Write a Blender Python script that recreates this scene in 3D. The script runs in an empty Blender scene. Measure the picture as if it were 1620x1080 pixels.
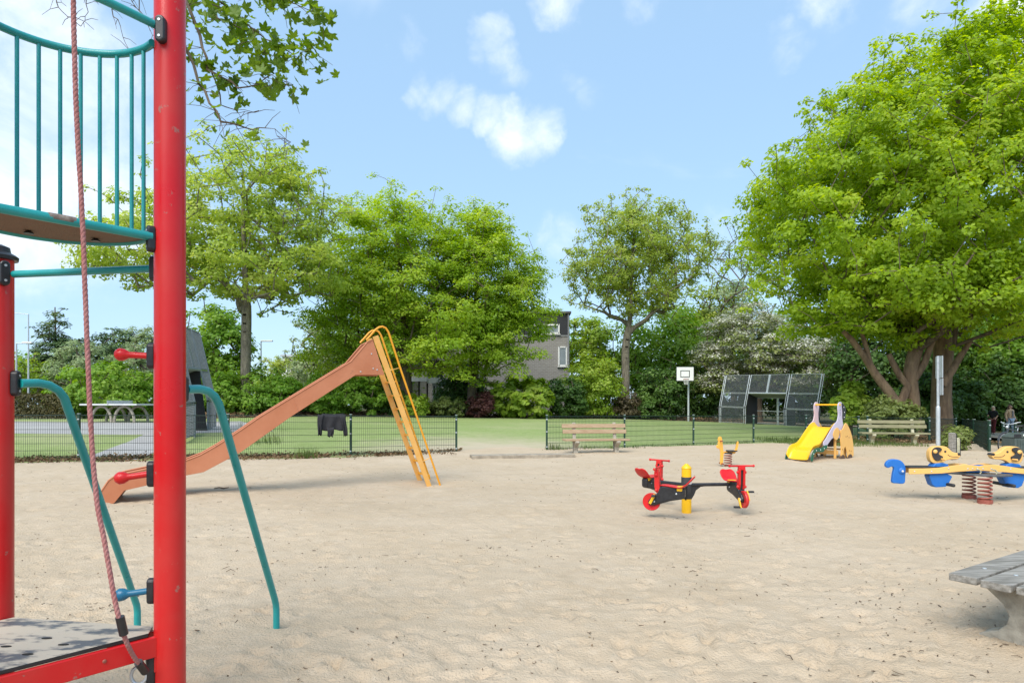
import bpy, bmesh, math, random
import numpy as np
from mathutils import Vector, Matrix

R = math.radians
SC = bpy.context.scene
COL = SC.collection
random.seed(7)

# ------------------------------------------------------------------ camera
CAM_H, FPX, HOR = 1.5, 1000.0, 640.0        # eye height (m); focal length and horizon row for a 1620 px wide frame
cam = bpy.data.cameras.new('camera')
cam.sensor_width = 36.0
cam.lens = 36.0 * FPX / 1620.0
cam.shift_y = (HOR - 540.0) / 1620.0
cam.clip_start, cam.clip_end = 0.05, 2000.0
cam_o = bpy.data.objects.new('camera', cam)
COL.objects.link(cam_o)
cam_o.location = (0, 0, CAM_H)
cam_o.rotation_euler = (R(90), 0, 0)
SC.camera = cam_o

# ------------------------------------------------------------------ sun, sky, exposure
SUN_EL, SUN_AZ = R(50), R(203)              # azimuth clockwise from +Y
world = bpy.data.worlds.new('World')
SC.world = world
world.use_nodes = True
WN, WL = world.node_tree.nodes, world.node_tree.links
WN.clear()
world.cycles.sampling_method = 'NONE'        # the sky is even enough to be found by scattered rays alone
sun = bpy.data.lights.new('sun', 'SUN')
sun.energy = 3.2
sun.angle = R(45)
sun.color = (1.0, 0.95, 0.87)
sun_o = bpy.data.objects.new('sun', sun)
COL.objects.link(sun_o)
sun_dir = Vector((math.sin(SUN_AZ) * math.cos(SUN_EL), math.cos(SUN_AZ) * math.cos(SUN_EL), math.sin(SUN_EL)))
sun_o.rotation_euler = (-sun_dir).to_track_quat('-Z', 'Y').to_euler()
SC.view_settings.view_transform = 'Standard'
SC.view_settings.look = 'None'
SC.view_settings.exposure = 0.50
SC.view_settings.gamma = 1.0
SC.view_settings.use_curve_mapping = False
SC.cycles.max_bounces = 8
SC.cycles.diffuse_bounces = 5
SC.cycles.transparent_max_bounces = 6
SC.cycles.transmission_bounces = 5
SC.cycles.use_denoising = True


def wnode(t, **kw):
    n = WN.new(t)
    for k, v in kw.items():
        setattr(n, k, v)
    return n


def wmath(op, a, b=None, clamp=False):
    n = WN.new('ShaderNodeMath')
    n.operation = op
    n.use_clamp = clamp
    for i, v in enumerate((a, b)):
        if v is None:
            continue
        if isinstance(v, (int, float)):
            n.inputs[i].default_value = v
        else:
            WL.new(v, n.inputs[i])
    return n.outputs[0]


def build_sky():
    out = wnode('ShaderNodeOutputWorld')
    bg = wnode('ShaderNodeBackground')
    WL.new(bg.outputs[0], out.inputs[0])
    bg.inputs[1].default_value = 0.130
    sky = wnode('ShaderNodeTexSky', sky_type='NISHITA', sun_disc=False)
    sky.sun_elevation, sky.sun_rotation = SUN_EL, SUN_AZ
    sky.altitude, sky.air_density, sky.dust_density, sky.ozone_density = 0, 1.0, 1.2, 1.0
    tc = wnode('ShaderNodeTexCoord')
    nrm = wnode('ShaderNodeVectorMath', operation='NORMALIZE')
    WL.new(tc.outputs['Generated'], nrm.inputs[0])
    dirv = nrm.outputs[0]
    sep = wnode('ShaderNodeSeparateXYZ')
    WL.new(dirv, sep.inputs[0])
    # thin haze: everything above the horizon a little paler than the clear sky
    haze = wnode('ShaderNodeMix', data_type='RGBA')
    haze.inputs[0].default_value = 0.54
    WL.new(sky.outputs[0], haze.inputs[6])
    haze.inputs[7].default_value = (3.3, 5.2, 7.3, 1)
    # cloud sheet: the view direction projected on a plane overhead
    zz = wmath('ADD', wmath('MAXIMUM', sep.outputs[2], 0.0), 0.18)
    comb = wnode('ShaderNodeCombineXYZ')
    WL.new(wmath('DIVIDE', sep.outputs[0], zz), comb.inputs[0])
    WL.new(wmath('DIVIDE', sep.outputs[1], zz), comb.inputs[1])

    def noise(vec, scale, detail, rough, off=(0, 0, 0), dist=0.0):
        mp = wnode('ShaderNodeMapping')
        mp.inputs['Location'].default_value = off
        WL.new(vec, mp.inputs[0])
        n = wnode('ShaderNodeTexNoise')
        n.inputs['Scale'].default_value = scale
        n.inputs['Detail'].default_value = detail
        n.inputs['Roughness'].default_value = rough
        n.inputs['Distortion'].default_value = dist
        WL.new(mp.outputs[0], n.inputs['Vector'])
        return n.outputs[0]
    fine = noise(dirv, 9.0, 7.0, 0.62, (3.1, 0.4, 1.7), 0.4)
    broad = noise(comb.outputs[0], 0.75, 6.0, 0.6, (8.3, 2.2, 0.0), 0.3)
    # scattered heaps of cloud: (column, row, angular radius in degrees, strength)
    heaps = [(845, 208, 2.4, 0.80), (808, 212, 2.5, 0.85), (775, 190, 1.9, 0.65), (735, 172, 1.8, 0.60), (695, 160, 2.0, 0.55), (662, 148, 1.6, 0.45),
             (778, 62, 1.9, 0.52), (795, 95, 1.9, 0.46), (812, 125, 1.6, 0.36), (758, 85, 1.4, 0.36),
             (645, 60, 2.0, 0.42), (612, 75, 1.5, 0.3), (905, 122, 1.8, 0.38), (932, 150, 1.6, 0.3), (885, -15, 2.4, 0.6), (1015, 5, 1.8, 0.45),
             (1255, 60, 1.7, 0.36), (1240, 90, 1.5, 0.36), (1320, -15, 2.6, 0.5), (1470, -10, 2.6, 0.45), (1600, 15, 3.4, 0.9),
             (60, 150, 8.0, 0.72), (20, 290, 9.0, 0.95), (160, 310, 8.5, 0.90), (10, 10, 6.0, 0.7), (880, 375, 2.4, 0.40), (1150, 370, 3.0, .28)]
    warp = wnode('ShaderNodeTexNoise')
    warp.inputs['Scale'].default_value = 8.0
    warp.inputs['Detail'].default_value = 5.0
    warp.inputs['Roughness'].default_value = 0.6
    WL.new(dirv, warp.inputs['Vector'])
    wsub = wnode('ShaderNodeVectorMath', operation='SUBTRACT')
    WL.new(warp.outputs['Color'], wsub.inputs[0])
    wsub.inputs[1].default_value = (0.5, 0.5, 0.5)
    wsc = wnode('ShaderNodeVectorMath', operation='SCALE')
    WL.new(wsub.outputs[0], wsc.inputs[0])
    wsc.inputs['Scale'].default_value = 0.10
    wadd = wnode('ShaderNodeVectorMath', operation='ADD')
    WL.new(dirv, wadd.inputs[0])
    WL.new(wsc.outputs[0], wadd.inputs[1])
    wnm = wnode('ShaderNodeVectorMath', operation='NORMALIZE')
    WL.new(wadd.outputs[0], wnm.inputs[0])
    acc = None
    for u, v, rad, st in heaps:
        d = Vector(((u - 810) / FPX, 1.0, -(v - HOR) / FPX)).normalized()
        dp = wnode('ShaderNodeVectorMath', operation='DOT_PRODUCT')
        WL.new(wnm.outputs[0], dp.inputs[0])
        dp.inputs[1].default_value = d
        mr = wnode('ShaderNodeMapRange')
        mr.inputs[1].default_value = math.cos(R(rad))
        mr.inputs[2].default_value = 1.0
        mr.inputs[3].default_value = 0.0
        mr.inputs[4].default_value = st
        WL.new(dp.outputs[1], mr.inputs[0])
        acc = mr.outputs[0] if acc is None else wmath('MAXIMUM', acc, mr.outputs[0])
    # heaps get ragged edges from the fine noise; the broad noise makes the same kind of cloud elsewhere
    ragged = wmath('MULTIPLY', wmath('SUBTRACT', fine, 0.5), 2.3)
    have = wmath('MULTIPLY', acc, 4.0, True)
    dens = wmath('ADD', wmath('MULTIPLY', acc, 1.15), wmath('MULTIPLY', ragged, have))
    mr1 = wnode('ShaderNodeMapRange', interpolation_type='SMOOTHSTEP')
    mr1.inputs[1].default_value, mr1.inputs[2].default_value = 0.02, 1.75
    WL.new(dens, mr1.inputs[0])
    gen = wnode('ShaderNodeMapRange', interpolation_type='SMOOTHSTEP')
    gen.inputs[1].default_value, gen.inputs[2].default_value = 0.60, 0.82
    WL.new(broad, gen.inputs[0])
    cl = wmath('MAXIMUM', mr1.outputs[0], wmath('MULTIPLY', gen.outputs[0], 0.7))
    mix = wnode('ShaderNodeMix', data_type='RGBA')
    WL.new(wmath('MULTIPLY', cl, 0.95, True), mix.inputs[0])
    WL.new(haze.outputs[2], mix.inputs[6])
    mix.inputs[7].default_value = (7.2, 7.45, 7.8, 1)
    WL.new(mix.outputs[2], bg.inputs[0])


build_sky()


# ------------------------------------------------------------------ placing helpers
def P(u, v, Y):
    """the point of the place seen at column u, row v (1620x1080) at the distance Y in front of the camera plane"""
    return Vector(((u - 810) / FPX * Y, Y, CAM_H - (v - HOR) / FPX * Y))


def X(u, Y):
    return (u - 810) / FPX * Y


# ------------------------------------------------------------------ numpy noise
def _h(ix, iy, seed):
    n = (ix * 374761393 + iy * 668265263 + seed * 2147483647) & 0xffffffff
    n = ((n ^ (n >> 13)) * 1274126177) & 0xffffffff
    return ((n ^ (n >> 16)) & 0xffff) / 65535.0


def vnoise(x, y, seed=0):
    x, y = np.asarray(x, float), np.asarray(y, float)
    ix, iy = np.floor(x).astype(np.int64), np.floor(y).astype(np.int64)
    fx, fy = x - ix, y - iy
    fx, fy = fx * fx * (3 - 2 * fx), fy * fy * (3 - 2 * fy)
    a, b = _h(ix, iy, seed), _h(ix + 1, iy, seed)
    c, d = _h(ix, iy + 1, seed), _h(ix + 1, iy + 1, seed)
    return (a + (b - a) * fx) * (1 - fy) + (c + (d - c) * fx) * fy


def fbm(x, y, seed=0, octv=4, gain=0.5):
    s, a, t = 0, 1, 0
    for o in range(octv):
        s = s + a * vnoise(x * 2 ** o + 17 * o, y * 2 ** o - 9 * o, seed + o)
        t += a
        a *= gain
    return s / t


# ------------------------------------------------------------------ terrain shape
FX = np.array([-40, -30, -11.8, -8.0, -4.66, -1.74, 1.13, 6.73, 9.55, 13, 17, 19.5, 24, 40.])
FY = np.array([9.0, 11.5, 17.2, 17.7, 18.3, 19.7, 20.5, 23.4, 25.0, 25.6, 24.5, 19.0, 16.5, 12.])


def yfence(x):
    return np.interp(x, FX, FY)


def gz(x, y):
    """height of the ground: flat sand pit, rising behind the fence, more to the west"""
    x, y = np.asarray(x, float), np.asarray(y, float)
    A = np.interp(x, [-40, -12, -5, 2, 10, 17, 27, 60], [0.9, 0.85, 0.60, 0.45, 0.25, 0.05, -0.18, -0.2])
    d = np.maximum(y - yfence(x), 0.0)
    return A * (1 - np.exp(-d / 8.0)) + np.clip(d - 1, 0, 1) * 0.02 * (vnoise(x * .5, y * .5, 5) - .5)


def gzf(x, y):
    return float(gz(np.array([x]), np.array([y]))[0])


# ------------------------------------------------------------------ mesh builder
class MB:
    def __init__(s):
        s.v, s.f, s.m = [], [], []

    def add(s, vs, fs, mi=0):
        o = len(s.v)
        s.v += [tuple(v) for v in vs]
        s.f += [tuple(i + o for i in q) for q in fs]
        s.m += [mi] * len(fs)
        return s

    def box(s, c, size, rot=None, mi=0):
        hx, hy, hz = size[0] / 2, size[1] / 2, size[2] / 2
        vs = [Vector((x, y, z)) for x in (-hx, hx) for y in (-hy, hy) for z in (-hz, hz)]
        if rot is not None:
            vs = [rot @ v for v in vs]
        c = Vector(c)
        return s.add([v + c for v in vs], [(0, 1, 3, 2), (4, 6, 7, 5), (0, 4, 5, 1), (2, 3, 7, 6), (0, 2, 6, 4), (1, 5, 7, 3)], mi)

    def bar(s, a, b, w, h, up=(0, 0, 1), mi=0):
        """a straight rectangular bar from a to b, w across and h along up"""
        a, b = Vector(a), Vector(b)
        z = (b - a).normalized()
        x = z.cross(Vector(up))
        if x.length < 1e-5:
            x = Vector((1, 0, 0))
        x.normalize()
        y = x.cross(z).normalized()
        vs = [p + x * sx * w / 2 + y * sy * h / 2 for p in (a, b) for sx, sy in ((-1, -1), (1, -1), (1, 1), (-1, 1))]
        return s.add(vs, [(3, 2, 1, 0), (4, 5, 6, 7), (0, 1, 5, 4), (1, 2, 6, 5), (2, 3, 7, 6), (3, 0, 4, 7)], mi)

    def tube(s, pts, r, n=10, caps=True, closed=False, mi=0):
        pts = [Vector(p) for p in pts]
        N = len(pts)
        rs = r if isinstance(r, (list, tuple)) else [r] * N
        tang = []
        for i in range(N):
            if closed:
                t = pts[(i + 1) % N] - pts[i - 1]
            else:
                t = pts[min(i + 1, N - 1)] - pts[max(i - 1, 0)]
            tang.append(t.normalized() if t.length > 1e-9 else Vector((0, 0, 1)))
        ref = Vector((0, 0, 1)) if abs(tang[0].z) < 0.9 else Vector((1, 0, 0))
        nx = tang[0].cross(ref).normalized()
        vs = []
        for i in range(N):
            nx = nx - tang[i] * nx.dot(tang[i])
            nx.normalize()
            ny = tang[i].cross(nx)
            for k in range(n):
                a = 2 * math.pi * k / n
                vs.append(pts[i] + (nx * math.cos(a) + ny * math.sin(a)) * rs[i])
        fs = []
        for i in range(N if closed else N - 1):
            j = (i + 1) % N
            for k in range(n):
                k2 = (k + 1) % n
                fs.append((i * n + k, i * n + k2, j * n + k2, j * n + k))
        if caps and not closed:
            fs.append(tuple(range(n - 1, -1, -1)))
            fs.append(tuple((N - 1) * n + k for k in range(n)))
        return s.add(vs, fs, mi)

    def lathe(s, prof, c=(0, 0, 0), n=20, rot=None, mi=0):
        """profile of (radius, height) turned about z"""
        c = Vector(c)
        vs = []
        for r, z in prof:
            for k in range(n):
                a = 2 * math.pi * k / n
                v = Vector((r * math.cos(a), r * math.sin(a), z))
                vs.append(c + (rot @ v if rot is not None else v))
        fs = [(i * n + k, i * n + (k + 1) % n, (i + 1) * n + (k + 1) % n, (i + 1) * n + k) for i in range(len(prof) - 1) for k in range(n)]
        fs.append(tuple(range(n - 1, -1, -1)))
        fs.append(tuple((len(prof) - 1) * n + k for k in range(n)))
        return s.add(vs, fs, mi)

    def prism(s, poly, o, ex, ey, ez, t, mi=0):
        """polygon (a, b) in the plane of ex, ey through o, thickness t along ez (centred)"""
        o, ex, ey, ez = Vector(o), Vector(ex), Vector(ey), Vector(ez)
        n = len(poly)
        vs = [o + ex * a + ey * b + ez * k for k in (-t / 2, t / 2) for a, b in poly]
        fs = [tuple(range(n - 1, -1, -1)), tuple(range(n, 2 * n))]
        fs += [(i, (i + 1) % n, n + (i + 1) % n, n + i) for i in range(n)]
        return s.add(vs, fs, mi)

    def ball(s, c, r, n=10, m=7, sc=(1, 1, 1), mi=0):
        c = Vector(c)
        prof = [(math.sin(math.pi * i / m), -math.cos(math.pi * i / m)) for i in range(m + 1)]
        vs = [c + Vector((r * sc[0] * p * math.cos(2 * math.pi * k / n), r * sc[1] * p * math.sin(2 * math.pi * k / n), r * sc[2] * q)) for p, q in prof for k in range(n)]
        fs = [(i * n + k, i * n + (k + 1) % n, (i + 1) * n + (k + 1) % n, (i + 1) * n + k) for i in range(m) for k in range(n)]
        return s.add(vs, fs, mi)

    def build(s, name, mat, parent=None, smooth=None, bevel=0.0, off=None, seg=2):
        me = bpy.data.meshes.new(name)
        me.from_pydata([tuple(v) for v in s.v], [], s.f)
        bm = bmesh.new()
        bm.from_mesh(me)
        bmesh.ops.remove_doubles(bm, verts=bm.verts, dist=1e-6)
        bmesh.ops.recalc_face_normals(bm, faces=bm.faces)
        bm.to_mesh(me)
        bm.free()
        for mm in (mat if isinstance(mat, (list, tuple)) else [mat]):
            me.materials.append(mm)
        if isinstance(mat, (list, tuple)) and len(me.polygons) == len(s.m):
            me.polygons.foreach_set('material_index', s.m)
        if smooth is not None:
            smooth_by_angle(me, smooth)
        o = bpy.data.objects.new(name, me)
        COL.objects.link(o)
        if parent is not None:
            o.parent = parent
        if off is not None:
            o.location = off
        if bevel > 0:
            b = o.modifiers.new('bevel', 'BEVEL')
            b.width, b.segments, b.limit_method, b.angle_limit = bevel, seg, 'ANGLE', R(40)
        return o


def smooth_by_angle(me, deg):
    me.polygons.foreach_set('use_smooth', [True] * len(me.polygons))
    bm = bmesh.new()
    bm.from_mesh(me)
    lim = R(deg)
    for e in bm.edges:
        if len(e.link_faces) == 2 and e.calc_face_angle(0) > lim:
            e.smooth = False
    bm.to_mesh(me)
    bm.free()


def tag(o, label=None, cat=None, group=None, kind=None):
    if label:
        o['label'] = label
    if cat:
        o['category'] = cat
    if group:
        o['group'] = group
    if kind:
        o['kind'] = kind
    return o


def thing(name, label, cat, loc=(0, 0, 0), rz=0.0, group=None):
    o = bpy.data.objects.new(name, None)
    o.empty_display_size = 0.2
    COL.objects.link(o)
    o.location = loc
    o.rotation_euler = (0, 0, rz)
    return tag(o, label, cat, group)


def instance(src, parent=None, loc=None, rot=None, scale=None):
    c = src.copy()
    COL.objects.link(c)
    c.parent = parent
    if loc is not None:
        c.location = loc
    if rot is not None:
        c.rotation_euler = rot
    if scale is not None:
        c.scale = scale
    return c


# ------------------------------------------------------------------ materials
MATS = {}


def mat(name, col, rough=0.6, col2=None, scale=6.0, amt=0.5, bump=0.0, bscale=40.0, metal=0.0, spec=0.5, stretch=None, coat=0.0, detail=5.0, lo=0.35, hi=0.65, bdist=0.01, chips=None):
    if name in MATS:
        return MATS[name]
    m = bpy.data.materials.new(name)
    m.use_nodes = True
    nt = m.node_tree
    N, L = nt.nodes, nt.links
    b = N['Principled BSDF']
    b.inputs['Roughness'].default_value = rough
    b.inputs['Metallic'].default_value = metal
    b.inputs['Specular IOR Level'].default_value = spec
    b.inputs['Coat Weight'].default_value = coat
    b.inputs['Base Color'].default_value = (*col, 1)
    tc = N.new('ShaderNodeTexCoord')
    mp = N.new('ShaderNodeMapping')
    L.new(tc.outputs['Object'], mp.inputs[0])
    if stretch:
        mp.inputs['Scale'].default_value = stretch
    if col2 is not None:
        nz = N.new('ShaderNodeTexNoise')
        nz.inputs['Scale'].default_value = scale
        nz.inputs['Detail'].default_value = detail
        nz.inputs['Roughness'].default_value = 0.6
        L.new(mp.outputs[0], nz.inputs['Vector'])
        mr = N.new('ShaderNodeMapRange')
        mr.inputs[1].default_value, mr.inputs[2].default_value = lo, hi
        mr.inputs[4].default_value = amt
        L.new(nz.outputs[0], mr.inputs[0])
        mx = N.new('ShaderNodeMix')
        mx.data_type = 'RGBA'
        L.new(mr.outputs[0], mx.inputs[0])
        mx.inputs[6].default_value = (*col, 1)
        mx.inputs[7].default_value = (*col2, 1)
        fin = mx.outputs[2]
        if chips:
            nc = N.new('ShaderNodeTexNoise')
            nc.inputs['Scale'].default_value = chips[1]
            nc.inputs['Detail'].default_value = 8
            nc.inputs['Roughness'].default_value = 0.7
            L.new(mp.outputs[0], nc.inputs['Vector'])
            mc = N.new('ShaderNodeMapRange')
            mc.inputs[1].default_value, mc.inputs[2].default_value, mc.inputs[4].default_value = chips[2], chips[2] + .03, .85
            L.new(nc.outputs[0], mc.inputs[0])
            m2 = N.new('ShaderNodeMix')
            m2.data_type = 'RGBA'
            L.new(mc.outputs[0], m2.inputs[0])
            L.new(fin, m2.inputs[6])
            m2.inputs[7].default_value = (*chips[0], 1)
            fin = m2.outputs[2]
        L.new(fin, b.inputs['Base Color'])
        rr = N.new('ShaderNodeMapRange')
        rr.inputs[1].default_value, rr.inputs[2].default_value = 0.3, 0.7
        rr.inputs[3].default_value, rr.inputs[4].default_value = max(rough - .1, .05), min(rough + .12, 1)
        L.new(nz.outputs[0], rr.inputs[0])
        L.new(rr.outputs[0], b.inputs['Roughness'])
    if bump > 0:
        nb = N.new('ShaderNodeTexNoise')
        nb.inputs['Scale'].default_value = bscale
        nb.inputs['Detail'].default_value = 6
        nb.inputs['Roughness'].default_value = 0.65
        L.new(mp.outputs[0], nb.inputs['Vector'])
        bp = N.new('ShaderNodeBump')
        bp.inputs['Strength'].default_value = bump
        bp.inputs['Distance'].default_value = bdist
        L.new(nb.outputs[0], bp.inputs['Height'])
        L.new(bp.outputs[0], b.inputs['Normal'])
    MATS[name] = m
    return m


def leafmat(name, c1, c2, c3=None, trans=0.4, rough=0.5, nscale=0.35):
    """foliage: colour differs from leaf to leaf and from bough to bough; part of the light passes through"""
    if name in MATS:
        return MATS[name]
    m = bpy.data.materials.new(name)
    m.use_nodes = True
    nt = m.node_tree
    N, L = nt.nodes, nt.links
    out = N['Material Output']
    b = N['Principled BSDF']
    geo = N.new('ShaderNodeNewGeometry')
    tc = N.new('ShaderNodeTexCoord')
    nz = N.new('ShaderNodeTexNoise')
    nz.inputs['Scale'].default_value = nscale
    nz.inputs['Detail'].default_value = 3
    L.new(tc.outputs['Object'], nz.inputs['Vector'])
    ramp = N.new('ShaderNodeValToRGB')
    e = ramp.color_ramp.elements
    e[0].position, e[0].color = 0.2, (*c1, 1)
    e[1].position, e[1].color = 0.8, (*c2, 1)
    if c3 is not None:
        k = ramp.color_ramp.elements.new(0.97)
        k.color = (*c3, 1)
    ad = N.new('ShaderNodeMath')
    ad.operation = 'MULTIPLY_ADD'
    L.new(geo.outputs['Random Per Island'], ad.inputs[0])
    ad.inputs[1].default_value = 0.55
    sb = N.new('ShaderNodeMath')
    sb.operation = 'MULTIPLY_ADD'
    L.new(nz.outputs[0], sb.inputs[0])
    sb.inputs[1].default_value = 2.0
    sb.inputs[2].default_value = -0.77
    L.new(sb.outputs[0], ad.inputs[2])
    L.new(ad.outputs[0], ramp.inputs[0])
    L.new(ramp.outputs[0], b.inputs['Base Color'])
    b.inputs['Roughness'].default_value = rough
    b.inputs['Specular IOR Level'].default_value = 0.35
    tr = N.new('ShaderNodeBsdfTranslucent')
    hs = N.new('ShaderNodeHueSaturation')
    hs.inputs['Hue'].default_value = 0.485
    hs.inputs['Saturation'].default_value = 1.1
    hs.inputs['Value'].default_value = 1.5
    L.new(ramp.outputs[0], hs.inputs['Color'])
    L.new(hs.outputs[0], tr.inputs[0])
    mx = N.new('ShaderNodeMixShader')
    mx.inputs[0].default_value = trans
    L.new(b.outputs[0], mx.inputs[1])
    L.new(tr.outputs[0], mx.inputs[2])
    L.new(mx.outputs[0], out.inputs[0])
    MATS[name] = m
    return m


M_RED = mat('red_paint', (0.60, 0.006, 0.010), 0.36, (0.55, 0.045, 0.035), 2.2, 0.6, 0.03, 220, coat=0.12, spec=.35, chips=((.36, .15, .12), 16, .635))
M_TEAL = mat('teal_paint', (0.008, 0.27, 0.27), 0.34, (0.015, 0.35, 0.34), 8.0, 0.6, 0.04, 160, coat=0.2, chips=((.08, .12, .11), 22, .665))
M_BLACKP = mat('black_plastic', (0.012, 0.012, 0.014), 0.38, (0.03, 0.03, 0.032), 30, 0.6)
M_BLUEP = mat('blue_plastic', (0.01, 0.12, 0.22), 0.33, (0.015, 0.16, 0.27), 20, 0.5)
M_STEEL = mat('galvanised_steel', (0.48, 0.51, 0.53), 0.42, (0.62, 0.65, 0.67), 12, 0.7, metal=0.45)
M_GREENM = mat('green_coated_steel', (0.010, 0.036, 0.022), 0.45, (0.014, 0.05, 0.03), 9, 0.7)
M_WIRE = mat('dark_green_wire', (0.008, 0.022, 0.014), 0.5, (0.012, 0.03, 0.02), 9, 0.7)
M_WOODG = mat('weathered_grey_wood', (0.15, 0.135, 0.11), 0.75, (0.36, 0.335, 0.295), 5, 0.95, 0.5, 30, stretch=(1, 9, 9))
M_WOODB = mat('brown_bench_wood', (0.31, 0.20, 0.11), 0.72, (0.42, 0.31, 0.20), 5, 0.9, 0.3, 26, stretch=(1, 9, 9))
M_WOODM = mat('mossy_bench_wood', (0.17, 0.16, 0.08), 0.8, (0.29, 0.27, 0.16), 5, 0.9, 0.35, 26, stretch=(1, 9, 9))
M_CONC = mat('old_concrete', (0.27, 0.24, 0.19), 0.9, (0.45, 0.41, 0.33), 14, 0.9, 0.8, 45)
M_CONCM = mat('mossy_concrete', (0.34, 0.32, 0.20), 0.9, (0.55, 0.52, 0.38), 12, 0.9, 0.6, 45)
M_YELLOW = mat('yellow_plastic', (0.85, 0.47, 0.004), 0.34, (0.78, 0.42, 0.01), 8, 0.5, coat=0.1)
M_TAN = mat('tan_board', (0.80, 0.46, 0.13), 0.5, (0.74, 0.42, 0.13), 6, 0.6)
M_ORANGE = mat('orange_paint', (0.72, 0.36, 0.075), 0.42, (0.76, 0.43, 0.13), 4, 0.7, 0.05, 90)
M_ORANGED = mat('deep_yellow_paint', (0.78, 0.34, 0.012), 0.36, (0.70, 0.30, 0.02), 5, 0.6)
M_TERRA = mat('faded_terracotta_paint', (0.45, 0.155, 0.068), 0.55, (0.52, 0.20, 0.10), 2.2, 0.8, 0.08, 60, chips=((.30, .12, .07), 9, .645))
M_LILAC = mat('lilac_board', (0.52, 0.47, 0.58), 0.5, (0.60, 0.54, 0.62), 6, 0.6)
M_PINK = mat('faded_pink_board', (0.66, 0.48, 0.50), 0.5, (0.62, 0.52, 0.58), 4, 0.8)
M_DKGREEN = mat('dark_green_board', (0.012, 0.10, 0.05), 0.5, (0.02, 0.13, 0.07), 6, 0.5)
M_BLUEB = mat('blue_board', (0.012, 0.13, 0.46), 0.42, (0.02, 0.17, 0.52), 6, 0.5)
M_SPRING = mat('rusty_red_spring', (0.24, 0.055, 0.035), 0.5, (0.34, 0.11, 0.08), 18, 0.8)
M_WHITE = mat('white_paint', (0.78, 0.78, 0.76), 0.5, (0.66, 0.66, 0.63), 8, 0.6)
M_RUBBER = mat('black_rubber', (0.02, 0.02, 0.022), 0.7, (0.05, 0.05, 0.05), 12, 0.6)
M_BARK = mat('brown_bark', (0.075, 0.055, 0.038), 0.9, (0.19, 0.145, 0.10), 7, 1.0, 1.0, 16, stretch=(1, 1, .25), bdist=.03)
M_BARKG = mat('grey_bark', (0.10, 0.085, 0.062), 0.9, (0.23, 0.20, 0.15), 7, 1.0, 1.0, 18, stretch=(1, 1, .3), bdist=.03)
M_BARKW = mat('warm_bark', (0.14, 0.085, 0.05), 0.9, (0.30, 0.20, 0.12), 5, 1.0, 1.0, 14, stretch=(1, 1, .25), bdist=.03)

# ------------------------------------------------------------------ the ground
def sheet_mesh(name, Xg, Yg, Zg, material, keep=None):
    nr, nc = Xg.shape
    me = bpy.data.meshes.new(name)
    co = np.stack([Xg, Yg, Zg], -1).reshape(-1, 3)
    idx = np.arange(nr * nc).reshape(nr, nc)
    q = np.stack([idx[:-1, :-1], idx[:-1, 1:], idx[1:, 1:], idx[1:, :-1]], -1).reshape(-1, 4)
    if keep is not None:
        q = q[keep(co[q].mean(1))]
    quads_to_mesh(me, co, q)
    me.polygons.foreach_set('use_smooth', np.ones(len(q), bool))
    me.materials.append(material)
    o = bpy.data.objects.new(name, me)
    COL.objects.link(o)
    return o


def quads_to_mesh(me, co, q):
    me.vertices.add(len(co))
    me.vertices.foreach_set('co', np.asarray(co, np.float32).ravel())
    me.loops.add(q.size)
    me.loops.foreach_set('vertex_index', q.astype(np.int32).ravel())
    me.polygons.add(len(q))
    me.polygons.foreach_set('loop_start', np.arange(0, q.size, q.shape[1], dtype=np.int32))
    me.polygons.foreach_set('loop_total', np.full(len(q), q.shape[1], np.int32))
    me.update(calc_edges=True)


def ground_mat(name, layers, bump, bscale, rough=0.95, bdist=0.02):
    """layers: list of (colour, noise scale, lo, hi, amount, stretch) laid over the first colour"""
    m = bpy.data.materials.new(name)
    m.use_nodes = True
    N, L = m.node_tree.nodes, m.node_tree.links
    b = N['Principled BSDF']
    b.inputs['Roughness'].default_value = rough
    b.inputs['Specular IOR Level'].default_value = 0.2
    tc = N.new('ShaderNodeTexCoord')
    cur = None
    base = layers[0]
    for i, (c, sc_, lo, hi, am) in enumerate(layers[1:]):
        nz = N.new('ShaderNodeTexNoise')
        nz.inputs['Scale'].default_value = sc_
        nz.inputs['Detail'].default_value = 6
        nz.inputs['Roughness'].default_value = 0.62
        mp = N.new('ShaderNodeMapping')
        mp.inputs['Location'].default_value = (i * 7.3, i * 3.1, i)
        L.new(tc.outputs['Object'], mp.inputs[0])
        L.new(mp.outputs[0], nz.inputs['Vector'])
        mr = N.new('ShaderNodeMapRange')
        mr.inputs[1].default_value, mr.inputs[2].default_value, mr.inputs[4].default_value = lo, hi, am
        L.new(nz.outputs[0], mr.inputs[0])
        mx = N.new('ShaderNodeMix')
        mx.data_type = 'RGBA'
        L.new(mr.outputs[0], mx.inputs[0])
        if cur is None:
            mx.inputs[6].default_value = (*base, 1)
        else:
            L.new(cur, mx.inputs[6])
        mx.inputs[7].default_value = (*c, 1)
        cur = mx.outputs[2]
    L.new(cur, b.inputs['Base Color'])
    prev = None
    for bs, st in zip(bscale, bump):
        nb = N.new('ShaderNodeTexNoise')
        nb.inputs['Scale'].default_value = bs
        nb.inputs['Detail'].default_value = 5
        nb.inputs['Roughness'].default_value = 0.6
        L.new(tc.outputs['Object'], nb.inputs['Vector'])
        bp = N.new('ShaderNodeBump')
        bp.inputs['Strength'].default_value = st
        bp.inputs['Distance'].default_value = bdist
        L.new(nb.outputs[0], bp.inputs['Height'])
        if prev is not None:
            L.new(prev, bp.inputs['Normal'])
        prev = bp.outputs[0]
    L.new(prev, b.inputs['Normal'])
    return m


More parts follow.
